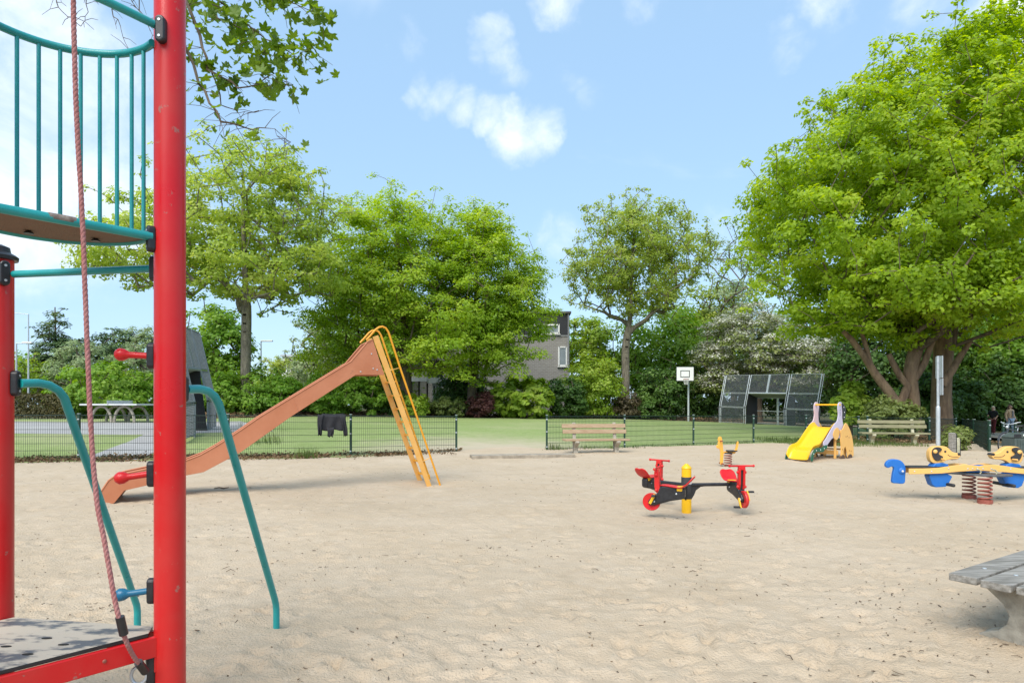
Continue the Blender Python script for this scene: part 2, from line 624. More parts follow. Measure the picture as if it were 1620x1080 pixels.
M_SAND = ground_mat('playground_sand', [(0.485, 0.380, 0.262)] + [
    ((0.530, 0.426, 0.308), 0.5, .40, .62, .8), ((0.428, 0.328, 0.220), 2.4, .50, .70, .55), ((0.55, 0.455, 0.34), 9.0, .5, .75, .5),
    ((0.405, 0.306, 0.204), 30.0, .56, .70, .45), ((0.285, 0.20, 0.13), 90.0, .66, .74, .5)], [.5, .8], [9.0, 60.0], bdist=.022)
M_TURF = ground_mat('sandy_artificial_turf', [(0.235, 0.300, 0.100)] + [
    ((0.28, 0.335, 0.130), 0.35, .35, .65, .9), ((0.18, 0.25, 0.07), 2.0, .5, .7, .6), ((0.36, 0.36, 0.19), 0.18, .50, .70, .7), ((0.17, 0.22, 0.07), 9.0, .48, .66, .5), ((0.34, 0.33, 0.19), 4.0, .55, .7, .6)], [.4], [60.0])


def dust_with_sand():
    # sand carried through the opening of the fence lies thinning out over the turf
    N, L = M_TURF.node_tree.nodes, M_TURF.node_tree.links
    b = N['Principled BSDF']
    src = b.inputs['Base Color'].links[0].from_socket
    tc = N.new('ShaderNodeTexCoord')
    mp = N.new('ShaderNodeMapping')
    mp.inputs['Location'].default_value = (.12, -3.50, 0)
    mp.inputs['Scale'].default_value = (.20, .175, 0)
    L.new(tc.outputs['Object'], mp.inputs[0])
    ln = N.new('ShaderNodeVectorMath')
    ln.operation = 'LENGTH'
    L.new(mp.outputs[0], ln.inputs[0])
    nz = N.new('ShaderNodeTexNoise')
    nz.inputs['Scale'].default_value = 1.4
    nz.inputs['Detail'].default_value = 8
    nz.inputs['Roughness'].default_value = .65
    L.new(tc.outputs['Object'], nz.inputs['Vector'])
    ad = N.new('ShaderNodeMath')
    ad.operation = 'MULTIPLY_ADD'
    L.new(nz.outputs[0], ad.inputs[0])
    ad.inputs[1].default_value = .9
    L.new(ln.outputs['Value'], ad.inputs[2])
    mr = N.new('ShaderNodeMapRange')
    mr.inputs[1].default_value, mr.inputs[2].default_value, mr.inputs[3].default_value, mr.inputs[4].default_value = .75, 1.5, .92, 0
    L.new(ad.outputs[0], mr.inputs[0])
    mx = N.new('ShaderNodeMix')
    mx.data_type = 'RGBA'
    L.new(mr.outputs[0], mx.inputs[0])
    L.new(src, mx.inputs[6])
    mx.inputs[7].default_value = (.46, .385, .28, 1)
    L.new(mx.outputs[2], b.inputs['Base Color'])


dust_with_sand()
M_SOIL = ground_mat('leafy_soil', [(0.085, 0.062, 0.036)] + [
    ((0.05, 0.085, 0.02), 0.8, .42, .6, .85), ((0.16, 0.11, 0.065), 6, .5, .7, .7)], [.8], [14.0])
M_ASPHALT = ground_mat('pale_asphalt', [(0.34, 0.33, 0.32)] + [
    ((0.40, 0.39, 0.37), 0.8, .4, .6, .8), ((0.30, 0.29, 0.27), 12, .5, .7, .5)], [.25], [120.0])


def make_ground():
    # one sheet to the horizon: leafy soil
    ys = np.concatenate([np.linspace(-60, 8, 18), np.arange(9, 40, 0.5), np.linspace(41, 90, 40), np.geomspace(95, 1500, 16)])
    xs = np.concatenate([-np.geomspace(1500, 62, 12), np.arange(-60, 60.1, 1.0), np.geomspace(62, 1500, 12)])
    Xg, Yg = np.meshgrid(xs, ys)
    Zg = gz(Xg, Yg) - 0.12
    o = sheet_mesh('ground', Xg, Yg, Zg, M_SOIL)
    tag(o, 'dark leafy soil and undergrowth floor around the playground', kind='structure')
    # the pitch: greenish sanded turf between fence and the shrubs
    ys = np.arange(12, 64, 0.25)
    xs = np.arange(-26, 30, 0.25)
    Xg, Yg = np.meshgrid(xs, ys)
    far = np.interp(Xg, [-26, -16, -5, 10.6, 17, 22, 30], [31, 34, 46, 56.5, 53.5, 45, 44]) + 0.5 * (fbm(Xg * .6, Yg * .6, 3) - .5)
    side = np.interp(Yg, [15, 26, 30, 45, 60], [13.0, 15.5, 19.5, 24.5, 24])
    near = yfence(Xg) - 1.6
    out = np.maximum(np.maximum(Yg - far, near - Yg), Xg - side)
    Zg = gz(Xg, Yg) + 0.004 - np.clip(out / 0.4 + 0.6 * (fbm(Xg * 1.3, Yg * 1.3, 9) - .5), 0, 1) * 0.25
    o = sheet_mesh('pitch', Xg, Yg, Zg, M_TURF, keep=lambda c: gz(c[:, 0], c[:, 1]) - c[:, 2] < 0.2)
    tag(o, 'pale green sanded turf pitch behind the fence', kind='structure')
    # the sand pit: finely meshed, trodden sand with dents and footprints
    rows = np.concatenate([np.linspace(-3, 2.0, 60)[:-1], np.geomspace(2.0, 30, 400)])
    tt = np.linspace(-1, 1, 420)
    Yg = np.repeat(rows[:, None], len(tt), 1)
    Xg = tt[None, :] * (np.maximum(Yg, 0) * 0.98 + 4.5)
    Z = 0.05 * (fbm(Xg * .35, Yg * .35, 21, 3) - .5) + 0.04 * (fbm(Xg * 1.5, Yg * 1.5, 22, 3) - .5) + 0.030 * (fbm(Xg * 8.0, Yg * 8.0, 24, 4, .6) - .5)
    rg = np.random.default_rng(11)
    for k in range(6500):
        py = 2.0 + 22 * rg.random() ** 1.5
        px = (rg.random() * 2 - 1) * (py * .9 + 2)
        a = rg.random() * math.pi
        l, w = rg.uniform(.045, .115), rg.uniform(.028, .055)
        dp = rg.uniform(.006, .024)
        i0, i1 = np.searchsorted(rows, [py - .45, py + .45])
        if i1 - i0 < 2:
            continue
        xx, yy = Xg[i0:i1] - px, Yg[i0:i1] - py
        u_, v_ = xx * math.cos(a) + yy * math.sin(a), -xx * math.sin(a) + yy * math.cos(a)
        q = (u_ / l) ** 2 + (v_ / w) ** 2
        Z[i0:i1] += -dp * np.exp(-q * 1.2) + dp * .55 * np.exp(-(np.sqrt(q) - 1.5) ** 2 * 4)
    # hollows worn under the play equipment
    for hx, hy, hr, hd in ((-5.75, 9.75, .55, .05), (2.41, 8.72, .95, .035), (-1.5, 11.5, .5, .04), (7.15, 9.75, .7, .04), (7.4, 16.4, .5, .04), (5.2, 15.2, .5, .04), (6.0, 9.9, .4, .03)):
        q = ((Xg - hx) ** 2 + (Yg - hy) ** 2) / hr ** 2
        Z += -hd * np.exp(-q) + hd * .35 * np.exp(-(np.sqrt(q) - 1.7) ** 2 * 3)
    dist = Yg - (yfence(Xg) + 0.25)
    # sand spreads through the opening in the fence
    dist = dist - 1.6 * np.exp(-((Xg + 0.6) / 2.0) ** 2) - 0.8 * np.exp(-((Xg - 3.5) / 3.0) ** 2)
    dist += 1.1 * (fbm(Xg * .9, Yg * .9, 31, 4) - .5)
    Zs = gz(Xg, Yg) + Z * np.clip(-dist / 3 + .25, .15, 1) + 0.045 - np.clip((dist + 1.6) / 1.6, 0, 1.6) * 0.075
    o = sheet_mesh('sand_pit', Xg, Yg, Zs, M_SAND, keep=lambda c: (c[:, 2] > gz(c[:, 0], c[:, 1]) - 0.06))
    tag(o, 'pale trodden sand of the play area with dents and footprints', kind='structure')
    return Xg, Yg, Zs, rows, tt


SXg, SYg, SZ, SROWS, STT = make_ground()


def sandz(x, y):
    """height of the sand surface"""
    i = int(np.clip(np.searchsorted(SROWS, y), 1, len(SROWS) - 1))
    t = x / (max(y, 0) * 0.98 + 4.5)
    j = int(np.clip(np.searchsorted(STT, t), 1, len(STT) - 1))
    return float(SZ[i, j])


def strip(name, pts, width, material, label, lift=0.012, n=40):
    """a path following pts on the ground"""
    pts = [Vector((p[0], p[1], 0)) for p in pts]
    seg = []
    for a, b in zip(pts[:-1], pts[1:]):
        for k in range(n):
            seg.append(a.lerp(b, k / n))
    seg.append(pts[-1])
    rows = []
    for i, p in enumerate(seg):
        t = (seg[min(i + 1, len(seg) - 1)] - seg[max(i - 1, 0)]).normalized()
        s = Vector((t.y, -t.x, 0))
        rows.append([p + s * width * k for k in np.linspace(-.5, .5, 9)])
    Xg = np.array([[q.x for q in r] for r in rows])
    Yg = np.array([[q.y for q in r] for r in rows])
    o = sheet_mesh(name, Xg, Yg, gz(Xg, Yg) + lift, material)
    return tag(o, label, kind='structure')


strip('path', [(-40, 24.0), (-24, 25.0), (-14.2, 25.6), (-11.2, 27.6)], 6.6, M_ASPHALT, 'pale asphalt path under the table tennis table')
strip('footpath', [(-13.0, 24.5), (-11.6, 20.5), (-10.9, 17.0)], 1.5, M_ASPHALT, 'narrow pale footpath leading from the fence to the asphalt', 0.02)
strip('walkway', [(20.2, 17.0), (24.5, 30), (27, 38), (27, 48), (22, 58)], 3.4, ground_mat('earth_path', [(0.30, 0.25, 0.19)] + [((0.38, 0.33, 0.27), 1.2, .4, .6, .8)], [.5], [30.0]), 'beige earth path where two people walk', 0.02)

# ================================================================== climbing tower (foreground)
def climbing_tower():
    P1, P2, P3 = Vector((-1.515, 2.80, 0)), Vector((-2.402, 2.95, 0)), Vector((-2.08, 2.14, 0))
    root = thing('climbing_tower', 'red and teal climbing tower with curved balcony, black deck and hanging pink rope', 'climbing frame', P1)
    off = -P1
    PR = 0.0635
    cap = lambda z: [(PR + .002, z - .012), (PR + .016, z - .010), (PR + .018, z + .006), (PR + .006, z + .016), (PR - .012, z + .026), (PR - .016, z + .05), (.02, z + .062), (0.001, z + .063)]
    for p, h in ((P1, 4.05), (P2, 2.185), (P3, 4.05)):
        o = MB().lathe([(PR, -.4), (PR, h * .5), (PR, h)], p, 40).build('post', M_RED, root, 40, off=off)
        MB().lathe(cap(h), p, 32).build('post_cap', M_BLACKP, o, 40)
        # small stones of wear on the paint
    cen = (P1 + P2 + P3) / 3
    zd = 0.505
    # deck plate
    tri = []
    for p in (P1, P3, P2):
        dv = (cen - p).normalized()
        sd = Vector((-dv.y, dv.x, 0))
        a, b = p + dv * .075 + sd * .045, p + dv * .075 - sd * .045
        tri += [a, b] if (a - cen).cross(b - cen).z > 0 else [b, a]
    ang = lambda q: math.atan2(q.y - cen.y, q.x - cen.x)
    tri.sort(key=ang)
    M_DECK = mat('black_deck_dusted_with_sand', (0.085, 0.088, 0.092), 0.6, (0.43, 0.37, 0.285), 5.0, 1.0, 0.2, 90, stretch=(1, 2.4, 1), detail=14, lo=.44, hi=.52)
    deck = MB().prism([(q.x, q.y) for q in tri], (0, 0, zd), (1, 0, 0), (0, 1, 0), (0, 0, 1), .018)
    deck.m = [0, 1] + [0] * (len(deck.f) - 2)
    deck = deck.build('deck', [M_BLACKP, M_DECK], root, bevel=.003, off=off)
    for k, (a, b) in enumerate(((-.33, -.20), (-.45, -.13), (-.40, -.30), (-.55, -.22))):
        c = P1 + Vector((a, b, 0))
        MB().lathe([(.022, 0), (.022, .002), (.018, .0025)], (0, 0, 0), 16).build('drain_slot', mat('dark_slot', (.012, .010, .008), .9), deck, off=(c.x, c.y, zd + .0092)).scale = (1.0, .42, 1)
    for a, b in ((P1, P3), (P1, P2), (P2, P3)):
        dv = (b - a).normalized()
        inn = (cen - (a + b) / 2).normalized() * .004
        beam = MB().bar(a + dv * .058 + Vector((0, 0, zd - .055)) - inn, b - dv * .058 + Vector((0, 0, zd - .055)) - inn, .026, .088).build('deck_beam', M_RED, root, bevel=.004, off=off)
        outw = -inn.normalized()
        for t in (.30, .72):
            q = a.lerp(b, t) + outw * .017 + Vector((0, 0, zd - .055))
            MB().lathe([(.008, 0), (.008, .003), (.005, .006)], q, 12, outw.to_track_quat('Z', 'Y').to_matrix()).build('bolt', M_SPRING, beam, 40)
        for e, s in ((a, 1), (b, -1)):
            q = e + dv * s * .064 + Vector((0, 0, zd - .075))
            MB().bar(q - Vector((0, 0, .09)), q + Vector((0, 0, .05)), .03, .008, dv).build('deck_bracket', M_RED, root, bevel=.002, off=off)

    def clamp(p, dirv, z, h=.115, w=.042):
        """a black rounded clamp block on a post, facing dirv"""
        dirv = Vector(dirv).normalized()
        sd = Vector((-dirv.y, dirv.x, 0))
        c = p + dirv * (PR + .012) + Vector((0, 0, z))
        poly = []
        for k in range(24):
            a = 2 * math.pi * k / 24
            yy = (h / 2 - w / 2) * (1 if math.sin(a) > 0 else -1) if abs(math.sin(a)) > 1e-6 else 0
            poly.append((w / 2 * math.cos(a), w / 2 * math.sin(a) + yy))
        o = MB().prism(poly, c, sd, (0, 0, 1), dirv, .034).build('clamp', M_BLACKP, root, bevel=.008, off=off, seg=3)
        for s in (-1, 1):
            MB().lathe([(.006, 0), (.006, .002)], c + dirv * .0172 + Vector((0, 0, s * h * .3)), 8, dirv.to_track_quat('Z', 'Y').to_matrix()).build('screw', M_STEEL, o)
        return c + dirv * .02
    # balcony: half disc whose chord runs between two posts
    M13 = (P1 + P3) / 2
    ch = (P3 - P1).normalized()
    Rb = (P3 - P1).length / 2 - .075
    bk = Vector((ch.y, -ch.x, 0))
    if bk.dot(cen - M13) < 0:
        bk = -bk
    zb = 2.225
    arc = lambda r, z, n=40: [M13 + (-ch * math.cos(math.pi * i / n) + bk * math.sin(math.pi * i / n)) * r + Vector((0, 0, z)) for i in range(n + 1)]
    plate = [M13 + (-ch * math.cos(math.pi * i / 40) + bk * math.sin(math.pi * i / 40)) * Rb for i in range(41)]
    M_UNDER = mat('brown_plywood_underside', (0.155, 0.10, 0.065), 0.8, (0.20, 0.135, 0.09), 40, 0.8, 0.5, 120)
    pl = MB().prism([(q.x, q.y) for q in plate], (0, 0, zb + .004), (1, 0, 0), (0, 1, 0), (0, 0, 1), .018).build('balcony_floor', M_UNDER, root, off=off)
    for a, b in ((.2, .18), (-.02, .25)):
        q = M13 + ch * a * -1 + bk * b
        MB().lathe([(.018, 0), (.018, .004), (.008, .012)], q + Vector((0, 0, zb - .018)), 14).build('bolt_head', M_BLACKP, pl, 40)
    MB().tube(arc(Rb, zb), .016, 12).build('balcony_rim', M_TEAL, root, 50, off=off)
    chord = MB().tube([P1 + ch * .075 + Vector((0, 0, zb + .004)), P3 - ch * .075 + Vector((0, 0, zb + .004))], .0185, 16).build('balcony_edge_tube', M_TEAL, root, 50, off=off)
    # a worn patch where rope and hands have rubbed the paint away
    w0, w1 = P1.lerp(P3, .40), P1.lerp(P3, .53)
    wear = MB().tube([w0.lerp(w1, t) + Vector((0, 0, zb + .0055)) for t in (0, .1, .3, .6, .85, 1)], [.0150, .0186, .0192, .0190, .0187, .0150], 16).build('bare_metal_patch', mat('worn_brown_metal', (.11, .075, .055), .6, (.30, .25, .21), 30, .9, .4, 80), chord, 50)
    wear['label'] = 'paint worn through to brown metal'
    zr = 3.07
    MB().tube(arc(Rb + .004, zr), .0165, 12).build('top_rail', M_TEAL, root, 50, off=off)
    n = 15
    for i in range(1, n):
        a = math.pi * i / n
        q = M13 + (-ch * math.cos(a) + bk * math.sin(a)) * (Rb + .002)
        MB().tube([q + Vector((0, 0, zb)), q + Vector((0, 0, zr))], .0085, 10).build('baluster', M_TEAL, root, 50, off=off)
    # straight hand rail across the mouth of the balcony, bowed a little
    hz = 3.135
    mid = M13 - bk * .05
    pts = []
    for i in range(17):
        t = i / 16
        a = P1 + ch * .055 - bk * .03
        b = P3 - ch * .055 - bk * .03
        pts.append((1 - t) ** 2 * a + 2 * t * (1 - t) * (mid - bk * .04) + t * t * b + Vector((0, 0, hz)))
    MB().tube(pts, .017, 12).build('hand_rail', M_TEAL, root, 50, off=off)
    clamp(P1, ch - bk * .9, hz - .02, .115)
    clamp(P3, -ch - bk * .9, hz - .02, .115)
    clamp(P1, ch + bk * .1, zb - .005)
    clamp(P3, -ch + bk * .1, zb - .005)
    # cross bar between the two rear posts
    d12 = (P2 - P1).normalized()
    zc = 2.105
    MB().tube([P1 + d12 * .09 + Vector((0, 0, zc)), P2 - d12 * .09 + Vector((0, 0, zc))], .0165, 14).build('cross_bar', M_TEAL, root, 50, off=off)
    clamp(P1, d12, zc)
    clamp(P2, -d12 - Vector((0, .45, 0)), zc, .115)
    # foot pegs
    dp = Vector((-1, -.12, 0)).normalized()
    for z, m_, dz in ((1.715, M_RED, .004), (1.195, M_RED, -.012), (.68, M_BLUEP, -.010)):
        c = clamp(P1, dp, z)
        a, b = c - dp * .01, c + dp * .075 + Vector((0, 0, dz))
        tip = c + dp * .135 + Vector((0, 0, dz * 1.6))
        pts = [a, a.lerp(b, .5), b, b.lerp(tip, .12), b.lerp(tip, .35), b.lerp(tip, .65), b.lerp(tip, .88), tip]
        MB().tube(pts, [.0140, .0140, .0145, .019, .0265, .0285, .020, .006], 16).build('foot_peg', m_, root, 60, off=off)
    # bent teal climbing bars behind the tower
    for p, foot, zt, dl in ((P1, Vector((-1.521, 4.08, 0)), 1.57, Vector((.28, 1, 0))), (P2, Vector((-2.40, 4.05, 0)), 1.60, Vector((.35, 1, 0)))):
        dl = dl.normalized()
        c = clamp(p, dl if p is P1 else Vector((1, .2, 0)), zt, .12)
        sz = sandz(foot.x, foot.y)
        key = [c, c + dl * .09, c + dl * .16 + Vector((0, 0, -.015)), None]
        a = c + dl * .24 + Vector((0, 0, -.11))
        kn = foot + Vector((0, -.03, sz + .21))
        knee = foot + Vector((0, 0, sz + .12))
        pts = [c, c + dl * .08 + Vector((0, 0, .004)), c + dl * .13 - Vector((0, 0, .004)), c + dl * .175 - Vector((0, 0, .028)), c + dl * .205 - Vector((0, 0, .065))]
        st = pts[-1]
        pts += [st.lerp(kn, t) for t in (.1, .3, .5, .7, .9, 1)]
        pts += [foot + Vector((0, -.008, sz + .165)), knee, foot + Vector((0, 0, sz - .15))]
        MB().tube(pts, .0205, 16).build('bent_bar', M_TEAL, root, 60, off=off)
    # rope: three twisted strands from above down to an eye on the post
    key = [P(114, -180, 2.40), P(116, 0, 2.42), P(121, 180, 2.44), P(130, 340, 2.46), P(137, 520, 2.47), P(144, 680, 2.48), P(153, 790, 2.48), P(166, 860, 2.48), P(180, 940, 2.49), P(190, 985, 2.50), P(200, 1015, 2.53), P(213, 1040, 2.60), P(226, 1056, 2.66)]

    def catmull(k, n):
        o_ = []
        k = [k[0] * 2 - k[1]] + k + [k[-1] * 2 - k[-2]]
        for i in range(1, len(k) - 2):
            p0, p1, p2, p3 = k[i - 1:i + 3]
            for j in range(n):
                t = j / n
                o_.append(.5 * ((2 * p1) + (p2 - p0) * t + (2 * p0 - 5 * p1 + 4 * p2 - p3) * t * t + (3 * p1 - p0 - 3 * p2 + p3) * t ** 3))
        o_.append(k[-2])
        return o_
    path = catmull(key, 46)
    M_ROPE = mat('faded_pink_rope', (.37, .135, .125), .88, (.46, .215, .20), 25, .9, .5, 300)
    mb = MB()
    ln = 0
    for s in range(3):
        ln, pts = 0, []
        for i, q in enumerate(path):
            if i:
                ln += (q - path[i - 1]).length
            t = (path[min(i + 1, len(path) - 1)] - path[max(i - 1, 0)]).normalized()
            nx = t.cross(Vector((0, 1, 0))).normalized()
            ny = t.cross(nx)
            a = ln * 2 * math.pi / .062 + s * 2 * math.pi / 3
            pts.append(q + (nx * math.cos(a) + ny * math.sin(a)) * .0034)
        mb.tube(pts, .0063, 7)
    rope = mb.build('rope', M_ROPE, root, 60, off=off)
    q0, q1 = P(189.5, 975, 2.50), P(196, 1003, 2.515)
    MB().tube([q0, q0.lerp(q1, .5), q1], .0165, 14).build('sleeve', M_BLACKP, rope, 40)
    q0, q1 = P(219, 1047, 2.63), P(230, 1062, 2.68)
    MB().tube([q0, q1], .0165, 14).build('sleeve', M_BLACKP, rope, 40)
    c = clamp(P1, Vector((-.8, -.6, 0)), .345, .14, .046)
    ring = [c + Vector((-.02, -.012, 0)) + Vector((.0, .006, 0)) * math.cos(a) + Vector((.030 * math.cos(a), 0, .038 * math.sin(a) - .012)) for a in [2 * math.pi * k / 20 for k in range(20)]]
    MB().tube(ring, .007, 8, closed=True).build('shackle', M_STEEL, root, 60, off=off)


climbing_tower()


# ================================================================== long slide
def long_slide():
    F, d = Vector((-1.523, 11.63, 0)), Vector((-.911, -.412, 0)).normalized()
    up = Vector((0, 0, 1))
    pr = Vector((d.y, -d.x, 0))
    if pr.y > 0:
        pr = -pr                                   # towards the camera: the near side
    root = thing('slide', 'tall faded terracotta metal slide with orange ladder and yellow handrails', 'slide', F)
    W = .54
    UP = [(1.034, 2.648), (1.134, 2.597), (1.42, 2.246), (1.474, 2.216), (2.889, 1.302), (3.196, 1.077), (3.542, .839), (3.784, .694), (4.021, .602), (4.495, .512), (4.893, .433), (4.95, .411), (5.024, .353), (5.129, .177)]
    LO = [(5.129, .025), (5.105, 0), (4.986, -.003), (4.95, .013), (4.818, .193), (4.495, .261), (4.021, .377), (3.734, .426), (3.196, .72), (2.414, 1.298), (1.338, 2.021), (.831, 2.031)]
    for s in (0, 1):
        o_ = -pr * W * s
        side = MB().prism(UP + LO, o_, d, up, pr, .008).build('side_panel', M_TERRA, root, bevel=.003)
        MB().tube([o_ + d * a + up * (b + .004) for a, b in UP], .013, 8).build('rolled_edge', M_TERRA, side, 50)
        # welded seams and rivets on the panels
        for a0, z0, z1 in ((2.30, 1.385, 1.665), (3.30, .675, .985)):
            MB().bar(o_ + pr * .006 * (1 - 2 * s) + d * a0 + up * z0, o_ + pr * .006 * (1 - 2 * s) + d * (a0 + .09) + up * (z1 - .01), .012, .006, pr).build('weld_seam', M_TERRA, side)
        for a0, z0 in ((.96, 2.12), (1.06, 2.40), (1.03, 2.14), (1.25, 2.08)):
            MB().lathe([(.012, 0), (.012, .004), (.006, .008)], o_ + pr * .005 * (1 - 2 * s) + d * a0 + up * z0, 10, (pr * (1 - 2 * s)).to_track_quat('Z', 'Y').to_matrix()).build('rivet', M_STEEL, side, 50)
    # chute floor between the panels, standing a little above the lower edge
    fl = [(.87, 2.10), (1.36, 2.10), (2.45, 1.375), (3.23, .795), (3.76, .50), (4.05, .45), (4.5, .335), (4.86, .26), (5.0, .12), (5.06, .06)]
    mb = MB()
    vs = []
    for a, b in fl:
        vs += [-pr * .006 + d * a + up * b, -pr * (W - .006) + d * a + up * b]
    mb.add(vs, [(2 * i, 2 * i + 1, 2 * i + 3, 2 * i + 2) for i in range(len(fl) - 1)])
    ch = mb.build('chute', mat('slide_floor', (.40, .16, .09), .35, (.50, .22, .14), 3, .7), root, 30)
    m_ = ch.modifiers.new('solid', 'SOLIDIFY')
    m_.thickness = .008
    # ladder
    for s in (0, 1):
        o_ = -pr * W * s
        MB().prism([(-.045, -.25), (1.034 + .01, 2.70), (.944, 2.735), (-.135, -.25)], o_ + pr * .006 * (1 - 2 * s), d, up, pr, .022).build('ladder_side', M_ORANGE, root, bevel=.004)
    for k in range(8):
        z = .20 + k * .245
        t = .0 + z * .366 + .0
        rung = MB().bar(d * (t - .05) + up * z - pr * .012, d * (t - .05) + up * z - pr * (W - .012), .085, .03, up).build('step', M_ORANGED, root, bevel=.004)
    RL = [(1.151, 2.642), (1.09, 2.71), (.99, 2.83), (.93, 2.875), (.87, 2.889), (.81, 2.865), (.765, 2.80), (.74, 2.735), (.556, 2.184), (.2, 1.165), (-.206, .0), (-.28, -.22)]
    for s in (0, 1):
        o_ = -pr * (W + .05) * s + pr * .025
        rail = MB().tube([o_ + d * a + up * b for a, b in RL], .0185, 12).build('handrail', M_ORANGED, root, 60)
        for a, b in (((.575, 2.16), (.735, 2.11)), ((-.02, .53), (.12, .47))):
            MB().bar(o_ + d * a[0] + up * a[1], o_ + d * b[0] + up * b[1] - pr * .02 * (1 - 2 * s), .03, .012).build('rail_link', M_ORANGE, rail, bevel=.002)


long_slide()


# ================================================================== pedal carousel
def pedal_carousel():
    base = Vector((X(1086, 8.72), 8.72, 0))
    base.z = sandz(base.x, base.y) + .02
    root = thing('pedal_carousel', 'red, black and yellow three-seat pedal carousel on a round post', 'carousel', base)
    pr = .066
    MB().lathe([(pr, -.3), (pr, .175)], n=28).build('post_base', M_YELLOW, root, 40)
    MB().lathe([(pr + .001, .175), (pr + .004, .18), (pr + .004, .47), (pr + .001, .475)], n=28).build('post_sleeve', M_RUBBER, root, 40)
    MB().lathe([(pr, .475), (pr, .592)], n=28).build('post_top', M_YELLOW, root, 40)
    MB().lathe([(pr + .004, .592), (pr + .004, .600), (pr - .004, .612), (pr * .6, .636), (pr * .3, .652), (.018, .657), (.001, .658)], n=28).build('post_dome', M_YELLOW, root, 40)
    # white maker's mark on the black sleeve, on the camera side
    a0 = R(-62)
    mk = MB()
    mk.tube([Vector((math.cos(a0 + .20 + .15 * math.cos(t)) * (pr + .0052), math.sin(a0 + .20 + .15 * math.cos(t)) * (pr + .0052), .395 + .013 * math.sin(t))) for t in [2 * math.pi * i / 16 for i in range(16)]], .003, 6, closed=True)
    mk.tube([Vector((math.cos(a0 + a) * (pr + .0052), math.sin(a0 + a) * (pr + .0052), z)) for a, z in ((-.20, .380), (-.08, .412), (.0, .382))], .003, 6)
    mk.tube([Vector((math.cos(a0 + a) * (pr + .0052), math.sin(a0 + a) * (pr + .0052), z)) for a, z in ((.30, .382), (.34, .410), (.46, .404), (.36, .394))], .003, 6)
    mk.build('maker_mark', M_WHITE, root, 60)
    Ra = .66
    up = Vector((0, 0, 1))
    for ang in (R(6), R(130), R(246)):
        rad = Vector((math.cos(ang), math.sin(ang), 0))
        fw = Vector((math.sin(ang), -math.cos(ang), 0))            # clockwise seen from above
        zc = .365
        MB().tube([rad * (pr - .01) + up * (zc + .0), rad * .16 + up * zc, rad * (Ra - .02) + up * zc, rad * (Ra + .03) + up * zc], .024, 12).build('arm', M_BLACKP, root, 50)
        # gusset below the arm at the post
        MB().prism([(pr, .16), (pr, .345), (.30, .348), (.20, .335), (.135, .29), (.105, .22)], (0, 0, 0), rad, up, fw, .02).build('gusset', M_BLACKP, root, bevel=.003)
        o = rad * Ra
        body = [(.375, .165), (.385, .215), (.345, .265), (.275, .315), (.235, .405), (.20, .425), (-.06, .405), (-.085, .39), (-.085, .285), (-.05, .262), (.10, .232), (.31, .160)]
        bd = MB().prism(body, o, fw, up, rad, .10).build('rider_body', M_BLACKP, root, bevel=.018, seg=3)
        for s in (-1, 1):
            for (a, b) in ((.30, .215), (.02, .33)):
                MB().lathe([(.011, 0), (.011, .003), (.006, .006)], o + fw * a + up * b + rad * s * .0505, 10, (rad * s).to_track_quat('Z', 'Y').to_matrix()).build('bolt', M_STEEL, bd, 40)
        # seat: a bent red sheet, wide and rounded at the back
        prof = [(.235, .43), (.15, .431), (.05, .417), (-.03, .412), (-.07, .425), (-.115, .465), (-.16, .515), (-.185, .545), (-.195, .553)]
        wid = [.050, .065, .085, .095, .105, .115, .112, .085, .045]
        mb, vs = MB(), []
        for (a, b), w in zip(prof, wid):
            for k in (-1, -.5, 0, .5, 1):
                vs.append(o + fw * a + up * (b + .012 * k * k) + rad * w * k)
        mb.add(vs, [(5 * i + j, 5 * i + j + 1, 5 * i + j + 6, 5 * i + j + 5) for i in range(len(prof) - 1) for j in range(4)])
        seat = mb.build('seat', M_RED, root, 60)
        sm = seat.modifiers.new('solid', 'SOLIDIFY')
        sm.thickness = .018
        sb = seat.modifiers.new('sub', 'SUBSURF')
        sb.levels = sb.render_levels = 1
        # handlebar column: two red cheeks with bolts and a black core
        col = [(.215, .33), (.275, .325), (.300, .40), (.305, .60), (.270, .63), (.245, .60), (.240, .45)]
        core = MB().prism([(.235, .34), (.275, .34), (.288, .60), (.262, .61)], o, fw, up, rad, .03).build('column_core', M_BLACKP, root)
        for s in (-1, 1):
            ck = MB().prism(col, o + rad * s * .032, fw, up, rad, .03).build('handlebar_column', M_RED, root, bevel=.008, seg=2)
            for b in (.365, .56):
                MB().ball(o + fw * .275 + up * b + rad * s * .05, .022, 12, 8).build('hub_cap', M_RED, ck, 60)
        hb = o + fw * .275 + up * .645
        MB().tube([hb + rad * t for t in (-.185, -.178, -.160, -.155, 0, .155, .160, .178, .185)], [.006, .018, .018, .0125, .0125, .0125, .018, .018, .006], 12).build('handlebar', M_RED, root, 50)
        MB().bar(hb - up * .03 - rad * .045, hb - up * .03 + rad * .045, .055, .05).build('handlebar_clamp', M_RED, root, bevel=.008)
        # wheel with cranks and pedals
        wc = o + fw * .345 + up * .205
        q = rad.to_track_quat('Z', 'Y').to_matrix()
        wr = .115
        wh = MB().lathe([(.03, -.012), (wr - .03, -.014), (wr - .006, -.020), (wr, -.012), (wr, .012), (wr - .006, .020), (wr - .03, .014), (.03, .012)], wc, 32, q).build('wheel', M_RED, root, 40)
        MB().lathe([(.02, -.062), (.02, .062)], wc, 14, q).build('axle', M_STEEL, wh, 40)
        ca = R(118)
        cdir = fw * math.cos(ca) + up * math.sin(ca)
